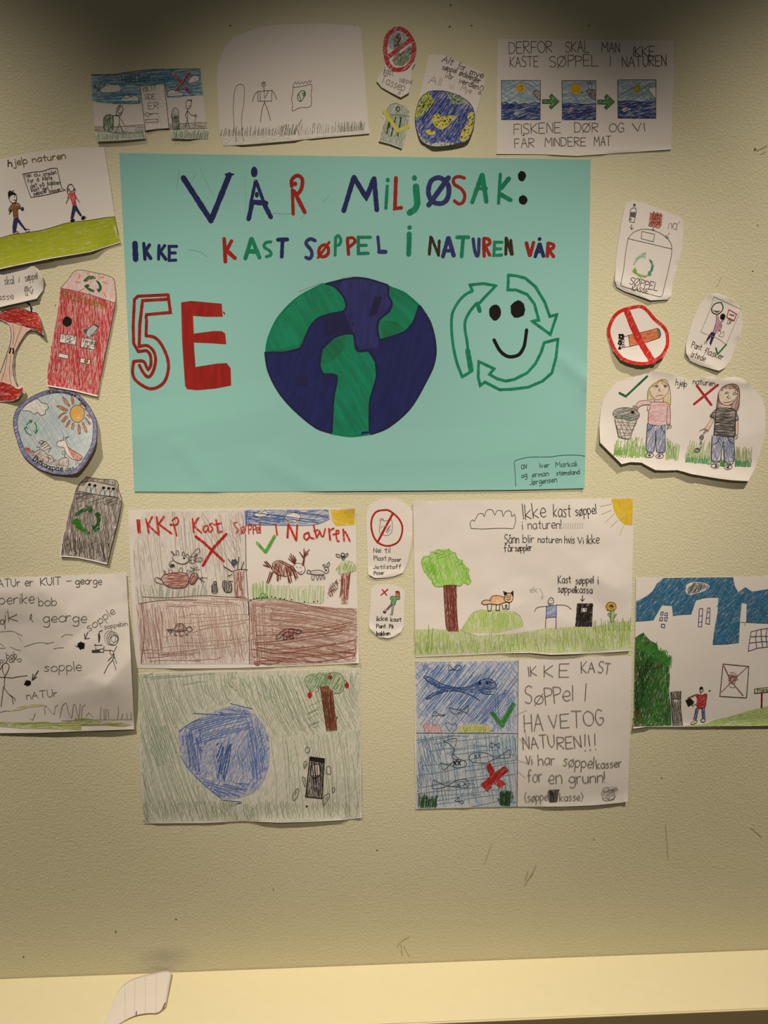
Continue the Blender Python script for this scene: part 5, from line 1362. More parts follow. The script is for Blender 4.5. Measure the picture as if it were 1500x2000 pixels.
s.C('bk', 1.3, '545,695 555,670 590,662 635,672', '490,705 510,692 545,692', '490,708 505,720 545,716 600,720 640,706 665,705', '640,665 635,690 655,706 680,702 692,675 680,650 655,648 640,665').L('bk', 1.3, '640,662 630,635 660,648', '675,648 692,632 692,668', '528,720 533,762 550,760 557,722', '585,722 583,758 605,757 608,720', '622,722 628,748 642,748 645,720', '650,720 652,750 665,748 668,708').F('bk', '633,640 655,650 642,658', '680,648 691,636 690,662').C('bk', 1.2, '645,682 660,692 675,682', '648,662 658,664', '668,662 678,660', '650,672 662,676 676,668')
s.part('person_drawing')
s.F('#7f8fb5|p|40|.8', '905,730 968,725 968,798 902,802').H('#5a6ea5', 1, '905,730 968,725 968,798 902,802', -40, 2.6, .3).L('#2f3a60', 1.1, '905,730 968,725 968,798 902,802 905,730').C('bk', 1.1, '932,674 915,695 920,720 940,725 950,705 945,680 930,674', '922,708 930,718 940,710').L('bk', .9, '928,690 928,694', '938,690 938,694').C('bk', 1, '905,730 860,735 838,745 828,765', '965,722 1000,722 1035,728 1062,750').L('bk', 1.1, '902,800 898,868', '966,798 966,872')
s.part('erased_note').T('pll', .9, 'ek', 800, 640, 850, 640, 40).C('pll', .9, '860,615 880,650 878,680', '868,665 878,682 888,665')
s.part('bin_drawing').F('#2b2725|p|70|1.3', '1100,712 1200,712 1195,860 1088,860').H('#15120f', 1.3, '1100,712 1200,712 1195,860 1088,860', 80, 2.4, .2).F('w', '1115,742 1165,738 1165,768 1118,772').L('bk', 1.2, '1115,742 1165,738 1165,768 1118,772', close=True)
s.part('bin_caption').T('bk', 1.2, 'Kast', 980, 585, 1062, 582, 48).T('bk', 1.2, 'søppel', 1092, 588, 1205, 582, 45).T('bk', 1.2, 'i', 1235, 588, 1240, 588, 48).T('bk', 1.2, 'søppelkassa', 978, 642, 1198, 648, 45)
s.part('arrow').L('bk', 1.2, '1135,660 1134,698', '1122,685 1134,698 1148,682')
s.part('flower_drawing')
s.part('stem', True).F('#7fae4a|p|85|1.0', '1312,760 1334,760 1334,832 1314,832').C('#3f6a2a', 1.1, '1312,755 1313,832', '1335,760 1334,832', '1312,800 1295,780 1300,772 1315,785', '1335,795 1350,778 1345,795 1335,805')
s.part('blossom', True).FC('#c9a52a|p|40|1.1', '1318,705 1290,712 1284,735 1292,755 1318,760 1340,755 1350,735 1342,712').C('#4a3c1a', 1.1, '1318,705 1300,706 1290,718 1283,732 1292,742 1292,755 1308,755 1318,762 1330,755 1342,752 1348,738 1344,722 1336,710 1318,705').dot('#8a3a22', 1318, 733, 13).ring('#3a2010', 1, 1318, 733, 12).dot('bk', 1318, 733, 4)
s.done()

FO = (790, 1270, .30667)
s = Sheet('drawing', 'white sheet with blue sea and fish beside large pencil capitals', FO,
          '68,68 400,66 725,62 1000,54 1447,40 1440,400 1430,700 1422,965 1370,972 1200,988 1000,996 715,996 400,1003 72,1010 66,600', gap=.9, wrinkle=.5,
          lifts=[((900, 1000), (1400, 980), 90, 3), ((1422, 965), (1415, 972), 80, 5), ((72, 1010), (400, 1005), 60, 1.5)], creases=[((720, 690), (1100, 760), .9, 80), ((850, 870), (1250, 800), .9, 80)])
s.part('sea_drawing')
s.F('#8fa3c0|p|-55|.7', '70,72 400,70 722,66 722,528 75,525')
s.F('#8ea4b8|p|80|.75', '75,530 720,530 716,994 400,1000 76,1006')
s.H('#5572a8', 1, '70,72 722,66 722,300 560,525 80,500', -52, 3.2, .2, cut=.3).H('#3f5f9c', 1.2, '110,90 560,90 600,180 700,330 540,400 520,500 150,440', -50, 3.4, .3, cut=.35).H('#4a66a0', 1.1, '560,250 640,250 640,520 560,520', 80, 5, .3).H('#7f97b8', .9, '560,70 722,66 722,250', -130, 5, .2).H('#6a86b0', 1, '640,250 720,250 715,500 650,520', 86, 3, .2)
s.H('#5f7f9c', .9, '75,535 718,535 716,990 80,1000', 82, 4.5, .3, cut=.4).H('#5a7590', 1, '75,540 718,535 716,990 80,1000', -8, 6, .35, cut=.5).H('#5d86a8', 1, '440,540 716,540 716,700 440,720', 86, 4, .3, cut=.4).H('#4f6f95', 1, '85,540 300,540 200,760 85,900', 70, 4.5, .3, cut=.4)
s.L('#3a4c68', 1, '725,64 718,994', '75,527 720,530')
s.part('whale_drawing').FC('#2f5490|p|20|1.0', '122,165 150,170 230,220 330,245 420,230 480,195 540,180 575,210 580,250 530,270 450,270 350,265 250,265 170,295 130,315 150,280 220,255 160,210').H('#27467e', 1.2, '130,170 230,225 420,235 560,190 570,250 250,262', 10, 2.4, .25)
s.C('#1f335f', 1.3, '140,315 170,280 240,250 160,205 122,168 160,172 240,215 340,238 420,228 490,190 545,182 580,210 585,250', '140,315 230,270 330,258 420,285 480,320', '475,200 470,240 500,275 560,280').C('#22325c', 1, '510,240 535,250 560,240').dot('#12182a', 480, 208, 8, 12).dot('#12182a', 527, 208, 8, 12)
for nm, st in (('fish_drawing', ('282,130 285,92 310,122 330,98 355,98 360,120 345,130 315,125 282,130',)), ('fish_drawing', ('175,420 190,388 215,405 245,412 260,408 240,420 215,415 175,420',)), ('fish_drawing', ('402,405 405,352 370,380 320,375 285,365 300,395 330,405 370,390 402,405',)),
                 ('fish_drawing', ('250,580 330,562 320,620 310,660 345,690 315,692 302,670 320,640 290,600 250,580',)), ('fish_drawing', ('605,590 580,602 555,590 540,605 560,622 580,605 605,625 605,590',)), ('fish_drawing', ('668,632 590,680 520,655 440,655 412,680 430,710 520,718 580,690 668,682 668,632',)),
                 ('fish_drawing', ('230,715 250,762 300,720 350,695 395,715 385,740 330,748 290,730 265,728 230,715',)), ('fish_drawing', ('185,825 180,880 260,870 330,830 390,822 412,850 400,872 340,872 260,860 185,825',)), ('fish_drawing', ('320,960 345,938 350,965 365,958 378,970 360,978 350,965 320,960',))):
    s.part(nm).C('#22293a', 1, *st)
    x, y = pts(st[0])[3 if len(pts(st[0])) < 10 else 4]
s.L('#22293a', 1, '310,708 330,732', '330,708 310,732', '340,705 356,730', '358,705 338,730', '445,665 460,690', '460,665 442,690', '470,662 485,684', '486,660 468,685', '335,850 355,870', '352,848 335,872', '375,840 395,862', '395,838 375,865').L('bk', 2, '312,708 332,732', '332,706 312,732', '340,704 356,730', '358,704 340,730')
s.part('coral_drawing').F('#b58a92|p|80|.9', '120,480 140,462 155,475 175,460 190,480 210,468 228,490 240,525 135,525')
s.C('#a06a74', 1, '120,480 140,462 155,478 175,460 190,482 212,468 230,495 240,525', '120,480 135,525').C('#3f4c58', 1, '255,470 280,460 300,475 325,465 330,500 300,525', '260,475 290,520')
s.part('coral_drawing').F('#a9b04e|p|80|.9', '350,490 400,475 470,470 520,480 555,490 545,522 340,525').H('#98a23a', 1.3, '350,490 520,478 550,520 345,524', 86, 3, .3)
s.part('check_mark').F('#33803a|p|-60|1.2', '540,400 565,385 610,450 690,330 712,345 628,495 615,490').H('#256a2c', 1.5, '540,400 565,385 615,455 690,330 712,345 628,490', -55, 2.4, .2)
s.part('cross_mark').F('#a52a2a|p|50|1.25', '515,738 545,715 580,775 640,735 665,765 605,820 650,850 605,875 565,845 530,905 485,855 545,800').H('#8a1c1e', 1.5, '515,738 545,715 580,775 640,735 665,765 605,820 565,845 530,905 485,855 545,800', -50, 2.6, .25).H('#b5545a', 1.2, '590,820 640,830 655,860 620,885', 60, 3, .2)
s.part('seaweed_drawing').F('#2f5236|p|80|.9', '85,985 100,930 130,912 150,940 165,945 200,950 210,990 150,1003 90,1003').grass('#26482c', 2, 90, 1000, 205, 1000, 16, 40, 90, .15)
s.part('seaweed_drawing').F('#2a5230|p|80|1.0', '585,935 610,950 615,890 650,890 690,915 698,935 665,990 620,990 600,960').grass('#1f4526', 2, 610, 985, 670, 985, 14, 50, 100, .1)
s.part('lettering')
for w_ in (('IK', 795, 165, 845, 160, 62), ('K', 890, 168, 950, 165, 72), ('E', 985, 172, 1052, 168, 85), ('KA', 1128, 145, 1215, 142, 70), ('ST', 1232, 142, 1310, 150, 72), ('S', 768, 340, 815, 330, 118), ('ø', 830, 340, 882, 330, 95), ('PP', 900, 345, 1000, 335, 110), ('el', 1010, 325, 1075, 322, 105), ('I', 1152, 322, 1160, 318, 115), ('HA', 765, 520, 885, 512, 105), ('VE', 925, 500, 1055, 492, 90), ('T', 1065, 490, 1135, 485, 108), ('OG', 1150, 485, 1272, 470, 95), ('NATU', 758, 632, 960, 615, 80), ('REN', 975, 630, 1130, 618, 75), ('!!!', 1152, 640, 1225, 635, 105)):
    s.T('pc', 1.35, *w_)
for w_ in (('Vi', 778, 730, 815, 728, 60), ('har', 855, 732, 960, 728, 70), ('søppel', 1012, 735, 1205, 752, 72), ('kasser', 1225, 755, 1385, 742, 55), ('for', 785, 838, 880, 835, 82), ('en', 920, 850, 1005, 845, 88), ('grunn!', 1050, 848, 1280, 838, 72)):
    s.T('pc', 1.3, *w_)
s.T('pc', 1.1, '(søppel', 770, 965, 920, 955, 55).T('pc', 1.1, 'kasse)', 990, 960, 1138, 955, 50)
s.part('bin_drawing').F('#6a6560', '918,895 985,890 972,962 928,965').H('#2f2b28', 1.6, '918,895 985,890 972,962 928,965', 84, 2.4, .2).L('pd', 1.2, '918,892 985,888', '925,895 930,965 972,962 980,890')
s.part('smudge_drawing').F('#a09a94|p|-40|.6', '1255,900 1290,870 1350,865 1365,890 1340,940 1290,960 1265,950').H('pc', 1.2, '1265,900 1350,865 1360,890 1300,950', -30, 2.4, .2).C('pc', 1, '1265,885 1290,872 1300,890 1275,910 1262,895', '1300,890 1330,900 1340,940 1310,955 1280,940')
s.part('stray_pencil_line').C('pll', .9, '730,560 780,590 760,470', '725,700 790,720', '722,770 770,810', '700,415 780,380')
s.done()

FP = (240, 980, .32)
P2 = (480, 990, .16)
P3 = (240, 1040, .16667)
s = Sheet('drawing', 'white sheet with red lettering, a brown moose and brown burrows below', FP,
          '33,50 400,46 740,40 1100,38 1420,38 1428,400 1436,700 1440,985 1300,992 1000,1005 700,1015 400,1018 80,1015 55,600', gap=.9, wrinkle=.55,
          lifts=[((1380, 38), (1420, 38), 90, 5), ((300, 1018), (900, 1008), 60, 1.5), ((1440, 985), (1430, 990), 120, 6), ((33, 50), (45, 150), 80, 2)], creases=[((390, 830), (760, 820), .7, 60)])
s.part('air_drawing')
s.F('#b9b0a9|p|88|.45', '120,60 735,50 750,580 80,620 60,300')
s.H('#8f8882', .9, '180,60 740,60 750,560 300,520 90,560 60,300', 84, 5, .35, cut=.6).H('#8f8882', .9, '450,60 740,60 745,400 640,480', 62, 6, .3, cut=.5)
s.part('sky_drawing')
s.F('#4a6ca5|p|6|.65', '740,50 900,48 1255,48 1262,100 1200,132 1060,140 745,138')
s.H('#2a4c92', 1.4, '740,52 1255,50 1258,100 1180,132 1000,140 745,136', 8, 3, .25, cut=.4).H('#2a4c92', 1.3, '738,50 775,50 775,138 740,138', 86, 2.6, .2).C('#2f4f95', 1.1, '745,140 900,142 1060,145 1180,138 1262,105')
for c in ('800,75 830,58 870,52 890,65 870,90 835,100 805,92', '985,105 1000,75 1040,65 1085,85 1080,110 1050,128 1010,122'):
    s.part('cloud', True).FC('w', c)
    P_ = pts(c)
    q_ = []
    for a, b in zip(P_, P_[1:] + P_[:1]):
        q_ += [a, ((a[0] + b[0]) / 2 + random.uniform(-4, 4), (a[1] + b[1]) / 2 + random.uniform(-9, 9))]
    s.C('#3a3f4a', 1.1, ' '.join('%.0f,%.0f' % a for a in q_), close=True)
s.part('sun_drawing').F('#cdb02a|p|10|1.0', '1265,48 1415,45 1415,140 1300,148 1275,110').H('#d2b01e', 2, '1265,50 1415,48 1412,140 1300,145', 14, 3, .15, cut=.3)
s.part('ground_drawing')
BR = '#94695f'
s.F('#b39c93|p|70|.35', '80,620 300,590 750,580 770,990 110,990').F('#a58378|p|8|.7', '770,600 900,590 1060,615 1230,650 1430,650 1432,850 1425,975 1000,998 775,992')
s.H(BR, 1.2, '85,620 250,610 240,990 110,985', 84, 3.4, .3, cut=.3).H(BR, 1, '240,600 760,585 765,640 240,650', 2, 3.6, .3, cut=.4).H(BR, 1, '230,640 770,600 770,990 230,980', 84, 6, .3, cut=.6).H(BR, 1, '230,640 770,620 770,960 230,980', -6, 8, .3, cut=.6).H('#865852', 1.2, '780,620 930,620 900,990 785,985', 86, 3.6, .25, cut=.4).H('#92645b', 1.2, '900,625 1430,655 1430,975 790,995', 9, 4, .2, cut=.4, bow=-3).H('#80483f', 1.5, '790,890 1420,900 1420,975 800,995', 6, 3.6, .25, cut=.35, bow=2).H(BR, 1, '110,900 480,900 480,975 110,975', -3, 4.4, .3, cut=.3)
s.H('#b59a91', 1.2, '85,620 760,590 768,985 110,985', 80, 3, .15, cut=.3, wob=1.4).H('#b08d84', 1.3, '775,610 1060,620 1430,655 1430,975 790,995', 7, 3, .15, cut=.3, wob=1.4, bow=-3).H('#80483f', 1.3, '790,780 1425,690 1425,960 800,990', -8, 5, .3, cut=.4, bow=4)
s.C('#6a3f38', 1.1, '120,580 300,585 480,572 620,580 750,585', '100,620 260,600 450,600', '775,600 850,590 960,595 1080,620 1230,655', '110,985 130,800 110,620', '1415,850 1420,920 1400,960')
s.L('pd', 1.2, '748,195 752,420 765,600 768,690').L('bk', 1.8, '766,610 770,690').L('pd', 1, '770,690 772,990')
s.part('grass_drawing')
s.F('#b9c4a0|p|86|.5', '780,510 1230,510 1215,620 1080,615 900,590 785,600')
s.grass('#a3b58a', 1.5, 785, 590, 1230, 615, 36, 60, 105, .02).grass('#8fae70', 1.6, 785, 590, 900, 590, 10, 70, 110, .05).grass('#8fa088', .9, 90, 620, 240, 600, 10, 60, 110, -.1).grass('#8f9f88', .9, 200, 600, 520, 580, 26, 40, 100, .1).C('#4f8a3a', 1.8, '835,575 845,560 870,565 860,580 840,582 870,585 880,575')
for x, y in ((778, 600), (800, 592), (818, 588), (832, 586), (850, 590), (882, 583), (908, 580), (930, 584), (960, 590), (985, 595), (1030, 598), (1108, 611), (1165, 611), (1188, 608)):
    s.dot('bk', x, y, 4.5)
s.part('heading')
RE = '#b52a22|p|60|1.35'
s.L(RE, 4, '88,112 95,185').L(RE, 3, '100,110 105,185').L(RE, 3.4, '140,105 158,188', '178,92 152,140 218,200').L(RE, 3.6, '205,92 218,185', '250,90 218,135 295,192').C(RE, 3, '300,115 325,95 338,115 325,140 290,140', '288,140 295,135').L(RE, 3, '308,130 328,205').L(RE, 3.4, '425,105 432,185', '460,98 430,145 478,188').C(RE, 2.6, '515,145 495,150 490,175 505,185 520,160', '520,150 525,185', '545,130 528,140 548,162 535,185').L(RE, 3, '568,110 582,190', '555,140 600,130', '582,185 605,180')
s.C(RE, 2, '695,125 678,130 690,155 705,170 690,192', '735,150 722,160 725,185 738,190 748,165 735,150').L(RE, 2, '720,195 755,140').C(RE, 2, '765,140 768,195', '765,142 785,145 782,165 768,170').C(RE, 2, '795,140 795,195', '795,142 812,148 810,165 796,170').C(RE, 2, '815,172 830,170 828,155 815,165 820,190 832,185').L(RE, 2.6, '836,130 838,190')
s.fr = P2
s.L(RE, 2.8, '365,215 382,340').L(RE, 4, '520,210 508,370', '525,212 610,400').L(RE, 3.6, '628,222 618,405').C(RE, 3.2, '755,315 715,335 712,375 745,400 778,360', '765,310 785,370 830,385').L(RE, 3.2, '828,225 865,375', '835,295 880,280').C(RE, 3, '868,370 905,300', '900,290 925,355 945,360 970,265').L(RE, 3.6, '1015,268 1030,400').C(RE, 3, '1020,300 1045,272 1075,262').C(RE, 2.8, '1065,335 1135,320 1128,285 1105,290 1108,380 1125,420 1140,415').L(RE, 3.6, '1190,275 1200,410').C(RE, 3.4, '1195,300 1215,305 1245,360 1270,415')
s.part('cross_mark').fr = P3
s.L('#a81c1c|p|40|1.4', 4.6, '850,45 960,125', '950,120 1180,332').L('#a81c1c|p|-50|1.4', 5, '1210,18 1060,180', '1060,180 938,385')
s.part('check_mark').fr = P2
s.L('#4f9a34|p|60|1.2', 5.5, '140,440 235,545').L('#4f9a34|p|-60|1.2', 6, '245,545 350,360')
s.part('moose_drawing')
s.L('#6b3025', 2.2, '230,670 280,730', '250,665 300,720', '215,710 290,735', '300,720 320,760').C('#5a2a20', 1.3, '325,700 350,670 420,655 500,690 570,730', '320,760 350,800 400,830 490,850', '325,700 320,760')
s.F('#8a5547|p|80|.75', '325,705 410,660 520,700 580,740 600,820 500,845 350,800').H('#6b3025', 1.5, '325,705 410,660 520,700 580,740 610,840 500,845 350,800', 80, 3.4, .15, cut=.3)
for c in ('300,790 255,930', '320,800 275,930', '335,790 290,900', '380,800 385,900', '400,820 395,900', '425,820 420,880', '480,740 545,930', '500,760 525,925', '510,720 560,910', '540,730 620,870', '570,720 635,860', '580,800 610,890', '410,670 540,740', '430,660 560,720'):
    s.L('#6b3025', 1.8, c)
s.FC('w', '580,730 610,695 660,690 705,715 725,765 700,810 660,822 620,790').C('#5f3428', 1.2, '580,730 610,695 660,690 705,715 725,765 700,810 660,822 620,790 585,740', '640,790 665,805 685,780').dot('#5f3428', 625, 735, 7).dot('#5f3428', 668, 740, 7)
for c in ('590,690 550,570', '598,690 580,590', '590,690 520,630', '605,690 600,610', '580,670 535,600', '600,690 615,640', '690,715 715,600', '705,715 720,600', '710,620 655,550', '712,600 710,510', '715,600 775,520', '715,610 760,570', '708,600 735,540', '700,620 670,570'):
    s.L('#6b3025', 1.8, c)
s.part('hare_drawing').FC('#a9a29b|p|0|.7', '790,790 830,775 900,775 960,790 950,825 850,830 795,815').C('pd', 1.3, '790,790 830,775 900,772 950,790', '790,815 860,830 950,828', '745,810 755,770 790,785 780,815 745,808', '960,760 975,730 1000,735 1012,770 1000,805 970,808 950,790', '960,740 940,710 960,700 975,730', '990,725 995,690 1015,675 1025,695 1005,735').C('pd', 1.1, '805,830 808,890 830,890 832,832', '855,835 875,895 890,840', '905,840 910,890 925,880 930,835', '940,830 955,885 968,870 955,825').scrib('pd', 1.4, 980, 772, 12, 8, 10).dot('pd', 978, 772, 8, 5)
s.part('bird_drawing').C('pd', 1.4, '1160,580 1180,560 1205,575 1200,600 1170,600 1160,580', '1155,600 1130,580 1102,578 1115,610 1150,615', '1210,590 1240,565 1250,580 1225,610 1205,605', '1165,605 1185,650 1210,625 1205,605').scrib('#33424a', 1.3, 1185, 612, 25, 18, 16)
s.part('tree_drawing')
s.part('crown', True).F('#b0bf90|p|80|.7', '1110,760 1140,690 1200,650 1280,650 1340,700 1350,770 1280,800 1140,820').H('#7f9a58', 1.4, '1100,760 1150,690 1200,645 1290,650 1345,700 1350,770 1280,800 1130,820', -75, 3, .2, cut=.4)
s.part('trunk', True)
for c in ('1170,830 1165,1080', '1190,820 1150,1100', '1210,880 1200,1120', '1240,840 1225,1130', '1275,790 1240,1130', '1260,830 1245,1000', '1185,870 1180,1060'):
    s.L('#7a3a32', 1.6, c)
s.F('#9a6258|p|85|.7', '1175,830 1275,800 1245,1180 1165,1180')
s.part('burrow_drawing').H('#7d5a4e', 1.1, '990,1040 1020,960 1070,900 1130,870 1160,900 1120,1000 1060,1090 1000,1110', 62, 2.6, .1, cut=.3).H('#6a4438', 1, '990,1040 1030,950 1110,890 1120,1000 1050,1090', -40, 4, .2, cut=.3)
s.part('moose_drawing', label='fallen moose lying on its back').fr = P3
s.FC('#a06a60|p|2|.85', '445,540 480,500 570,475 680,470 750,490 775,550 740,630 680,648 570,645 490,610').H('#8a4a42', 1.3, '445,540 570,478 750,490 770,560 700,645 520,630', 2, 3.6, .25)
s.C('#5a3028', 1.3, '445,540 480,500 570,475 680,470 750,490 775,550 740,630 680,648 570,645 490,610 445,540', '445,550 400,525 372,545 385,580 440,600 475,605').C('pc', 1.1, '478,495 490,460 470,455', '485,495 500,465 480,440', '540,480 535,420', '560,510 580,450 555,430', '655,470 665,420 698,415 690,465', '740,490 760,440 792,455 755,495')
s.FC('#8a4a42|p|60|1', '785,540 800,495 830,475 875,490 870,540 830,600 790,595').C('#3a2420', 1.3, '785,540 800,495 830,475 875,490 870,540 830,600 790,605 775,570').L('pd', 1.1, '830,475 835,380', '835,430 790,405', '835,425 880,400', '832,440 900,432', '832,440 800,460', '875,535 985,530', '900,545 960,580', '915,545 920,590', '900,545 890,520', '905,545 935,520', '820,510 840,520', '840,505 825,525')
s.part('rabbit_drawing', label='grey rabbit lying on its back').FC('#b5aea8|p|0|.55', '575,300 600,270 700,280 765,300 760,345 700,370 620,345').C('pd', 1.1, '575,300 600,268 640,268', '575,300 620,345 700,368 760,345 768,300 700,272', '600,268 560,225 575,220 610,265', '622,268 625,215 645,210 655,275', '695,270 700,230 715,225 722,270', '735,280 750,250 775,275', '770,310 790,290 840,290 858,330 820,362 775,340 770,310', '785,290 860,200 890,190 900,215 860,285', '858,305 905,292 932,315 915,342 860,340', '590,325 550,350 545,395 575,405 605,390').FC('#7a5c55', '830,280 870,235 865,270').FC('#c08a90', '870,320 900,312 905,325 875,328').dot('bk', 718, 300, 14).dot('w', 722, 285, 9).scrib('pd', 1.2, 580, 385, 28, 20, 24).L('pd', 1.1, '782,318 800,330', '800,315 784,332', '825,310 845,335', '848,312 825,332')
s.part('bin_drawing').FC('#6a6662|p|85|.9', '1040,620 1060,600 1095,600 1110,700 1045,708').C('bk', 1.5, '1040,620 1042,700', '1055,605 1058,700', '1075,600 1078,700', '1095,605 1105,695', '1065,600 1065,575 1090,575 1095,605')
s.part('bin_drawing').FC('#77736e|p|85|.8', '1170,580 1210,560 1270,580 1275,680 1200,700').C('bk', 1.4, '1172,565 1170,640 1195,695', '1190,560 1195,690', '1210,570 1215,695', '1225,590 1250,620 1230,690', '1245,570 1265,600 1270,690 1210,700', '1240,572 1285,572')
s.part('bare_tree_drawing').F('#a07068|p|86|.7', '1300,450 1420,440 1420,745 1305,755').H('#7a463e', 1.5, '1300,450 1415,445 1415,740 1305,755', 87, 4, .25, cut=.3)
s.C('#3a2a26', 1.4, '1285,455 1350,435 1410,432 1460,438').L('pd', 1.5, '1180,395 1280,458', '1230,305 1310,415', '1360,285 1342,425', '1418,340 1385,435', '1230,512 1280,490').scrib('#4a5560', 1.3, 1305, 345, 38, 42, 36)
s.fr = FP
s.part('turtle_drawing').FC('#8a5a4a|p|20|.8', '320,785 335,750 365,745 385,775 340,795').C('pd', 1.2, '310,785 325,755 350,742 375,755 390,778', '270,785 300,785 340,790 390,785', '390,775 400,762 418,768 422,785 405,795 395,785', '300,790 285,810', '320,795 315,812 330,815', '345,795 350,820 365,815', '375,792 385,812 395,800').L('pd', 1.1, '345,745 340,785', '365,750 370,785', '272,780 305,780', '275,792 300,795')
s.part('turtle_drawing').FC('#7a4034|p|20|1.0', '965,800 1000,778 1040,782 1060,800 1040,830 990,825').C('bk', 1.2, '960,800 985,780 1030,775 1065,785', '1060,782 1080,780 1088,795 1070,808 1055,800', '960,800 935,825 935,838 965,825 980,808', '985,810 980,840 1000,838 995,812', '1020,815 1025,838 1045,832', '1045,775 1035,830', '1012,780 1015,815')
s.done()

FQ = (240, 1290, .32)
s = Sheet('drawing', 'sheet shaded pale green with a blue pencil lake and an apple tree', FQ,
          '88,78 400,70 800,62 1200,54 1447,46 1450,400 1455,700 1458,960 1330,975 1150,985 950,990 730,980 500,992 300,993 128,995 105,600', gap=.9, wrinkle=.5,
          lifts=[((850, 992), (1330, 978), 90, 4.5), ((200, 995), (600, 992), 50, 1.2), ((1458, 960), (1440, 965), 80, 3)], creases=[((150, 850), (1000, 870), .8, 70), ((1060, 700), (1440, 720), .7, 90)])
s.part('grass_drawing')
s.F('#a9b39c|p|76|.6', '92,82 400,74 800,66 1445,50 1448,400 1450,955 1150,978 950,985 730,975 130,990 110,600')
s.H('#8b9682', 1.1, '92,82 700,70 650,260 440,320 340,440 360,600 560,830 700,870 600,985 130,990', 72, 3.4, .15, cut=.45, bow=3).H('#8d9884', 1.1, '620,110 1440,70 1440,420 900,480 880,400 760,280', 66, 3.4, .15, cut=.4, bow=3).H('#929d88', 1, '900,450 1440,420 1440,960 740,980 860,800', 84, 5, .25, cut=.4, bow=-3).H('#7b927a', 1.1, '120,85 560,75 560,130 130,160', -6, 4, .3, cut=.3).H('#78917a', 1.2, '160,380 330,400 320,660 180,650', 70, 4, .3, cut=.4).H('#78917a', 1.1, '650,100 1100,80 1120,420 1000,330', 68, 5, .4, cut=.4).H('#8a9478', .9, '130,860 1440,860 1440,960 140,985', 78, 5, .3, cut=.3)
s.H('#7b927a', 1.1, '1120,240 1210,240 1200,400 1130,420', -25, 4, .3)
s.part('lake_drawing')
s.FC('#7285b5|p|60|.75', '345,440 430,370 560,310 660,280 760,300 840,370 885,450 895,570 880,680 820,790 700,840 590,835 480,750 400,660 350,560')
s.H('#3f62a8', 1.3, '345,440 430,370 560,320 780,340 800,405 500,520 480,560 400,480', -16, 3.2, .2, cut=.25, bow=-2).H('#31559c', 1.3, '350,440 480,400 480,700 400,640', 82, 3, .25, cut=.3).H('#4668ac', 1.2, '740,290 880,440 895,600 840,760 790,780', 80, 3.2, .2, cut=.3, bow=-2).H('#3f62a8', 1.3, '380,630 480,700 560,745 780,745 740,830 590,835', 16, 3.2, .25, cut=.3).H('#5574b0', 1, '480,540 700,500 880,520 860,700 560,760', 78, 4.6, .25, cut=.4).H('#27498f', 1.7, '570,500 690,490 640,740 580,740', -76, 4, .2, cut=.3).H('#5574b0', 1.1, '650,270 740,270 770,330 560,330', 12, 4, .2)
s.C('#3f62a8', 1.2, '655,262 720,278 790,295', '340,435 400,390 470,355', '430,322 600,330 780,325', '350,580 400,660 500,760 600,840', '600,850 720,865 690,875')
s.part('tree_drawing')
s.part('crown', True).FC('#7f9a70|p|60|.8', '1112,120 1140,85 1200,75 1290,72 1345,95 1350,160 1330,195 1260,200 1200,160 1150,195 1120,160').H('#3f7a48', 1.3, '1115,120 1200,78 1290,74 1350,120 1330,195 1200,160 1150,190', -62, 4, .3, cut=.5).C('#5d7046', 1, '1150,192 1118,150 1112,110 1150,85 1170,100 1200,75 1230,90 1290,72 1340,95 1352,150 1330,195 1290,200')
s.part('trunk', True).F('#7a4530|p|84|1.2', '1205,160 1250,152 1280,190 1300,350 1305,425 1245,432 1225,300').H('#57301f', 1.6, '1210,165 1260,158 1300,350 1303,425 1248,430', 82, 2.8, .25).C('#4a2a1c', 1.2, '1205,160 1225,300 1245,432', '1278,185 1296,345 1310,340 1302,365 1305,425').C('#7a4530', 1, '1200,155 1190,185 1175,195')
for x, y, rx, ry in ((1140, 212, 14, 19), (1367, 152, 13, 18), (1265, 104, 15, 13)):
    s.part('apple', True).dot('#a8222a|m', x, y, rx, ry)
    s.L('#4a2a1c', 1, '%d,%d %d,%d' % (x + 2, y - ry, x + 4 if x < 1300 else x - 16, y - ry - 16))
s.part('bin_drawing').F('#55504b|p|80|1.0', '1142,588 1230,600 1215,842 1115,832').H('#241f1c', 1.5, '1142,588 1230,600 1215,842 1115,832', 84, 2.6, .3, cut=.2).F('#241f1c', '1142,588 1230,600 1226,628 1142,612').F('#8a857d|p|60|.6', '1155,632 1205,640 1200,700 1150,700').C('bk', 1.2, '1150,640 1200,635 1205,680 1190,715 1150,710 1150,640').L('bk', 1.6, '1142,588 1230,600 1215,842 1115,832 1142,588').H('#9a958d', 1, '1130,740 1200,745 1195,780 1125,775', -80, 5, .2)
for c in ('1120,530 1135,530 1140,550 1125,565 1112,550 1120,530', '1108,660 1102,635 1115,612 1125,630 1108,660', '1098,710 1110,715 1112,770 1100,740 1095,712', '1040,855 1038,820 1060,785 1075,790 1060,840 1040,855', '1225,885 1222,840 1255,810 1260,830 1225,885', '1242,690 1245,648 1265,650 1268,692 1242,690', '1280,805 1278,780 1292,775 1290,800 1280,808'):
    s.part('litter_drawing').C('#5a5650', 1.1, c)
s.part('litter_drawing').dot('bk', 1122, 890, 6).L('pd', 1, '1105,650 1118,630', '1050,820 1060,800', '1235,850 1248,832')
s.done()

# ------------------------------------------------------------------ scrap on the ledge and marks on the wall
PLACE_SCRAP = True
m_ = paper_mat('paper_scrap', '#dcd4cb')
bag = Bag()
NX, NY = 22, 16


def ledge_pt(px, py, z):
    d = ray(px, py)
    t = (z - CAMP.z) / d.z
    return CAMP + d * t


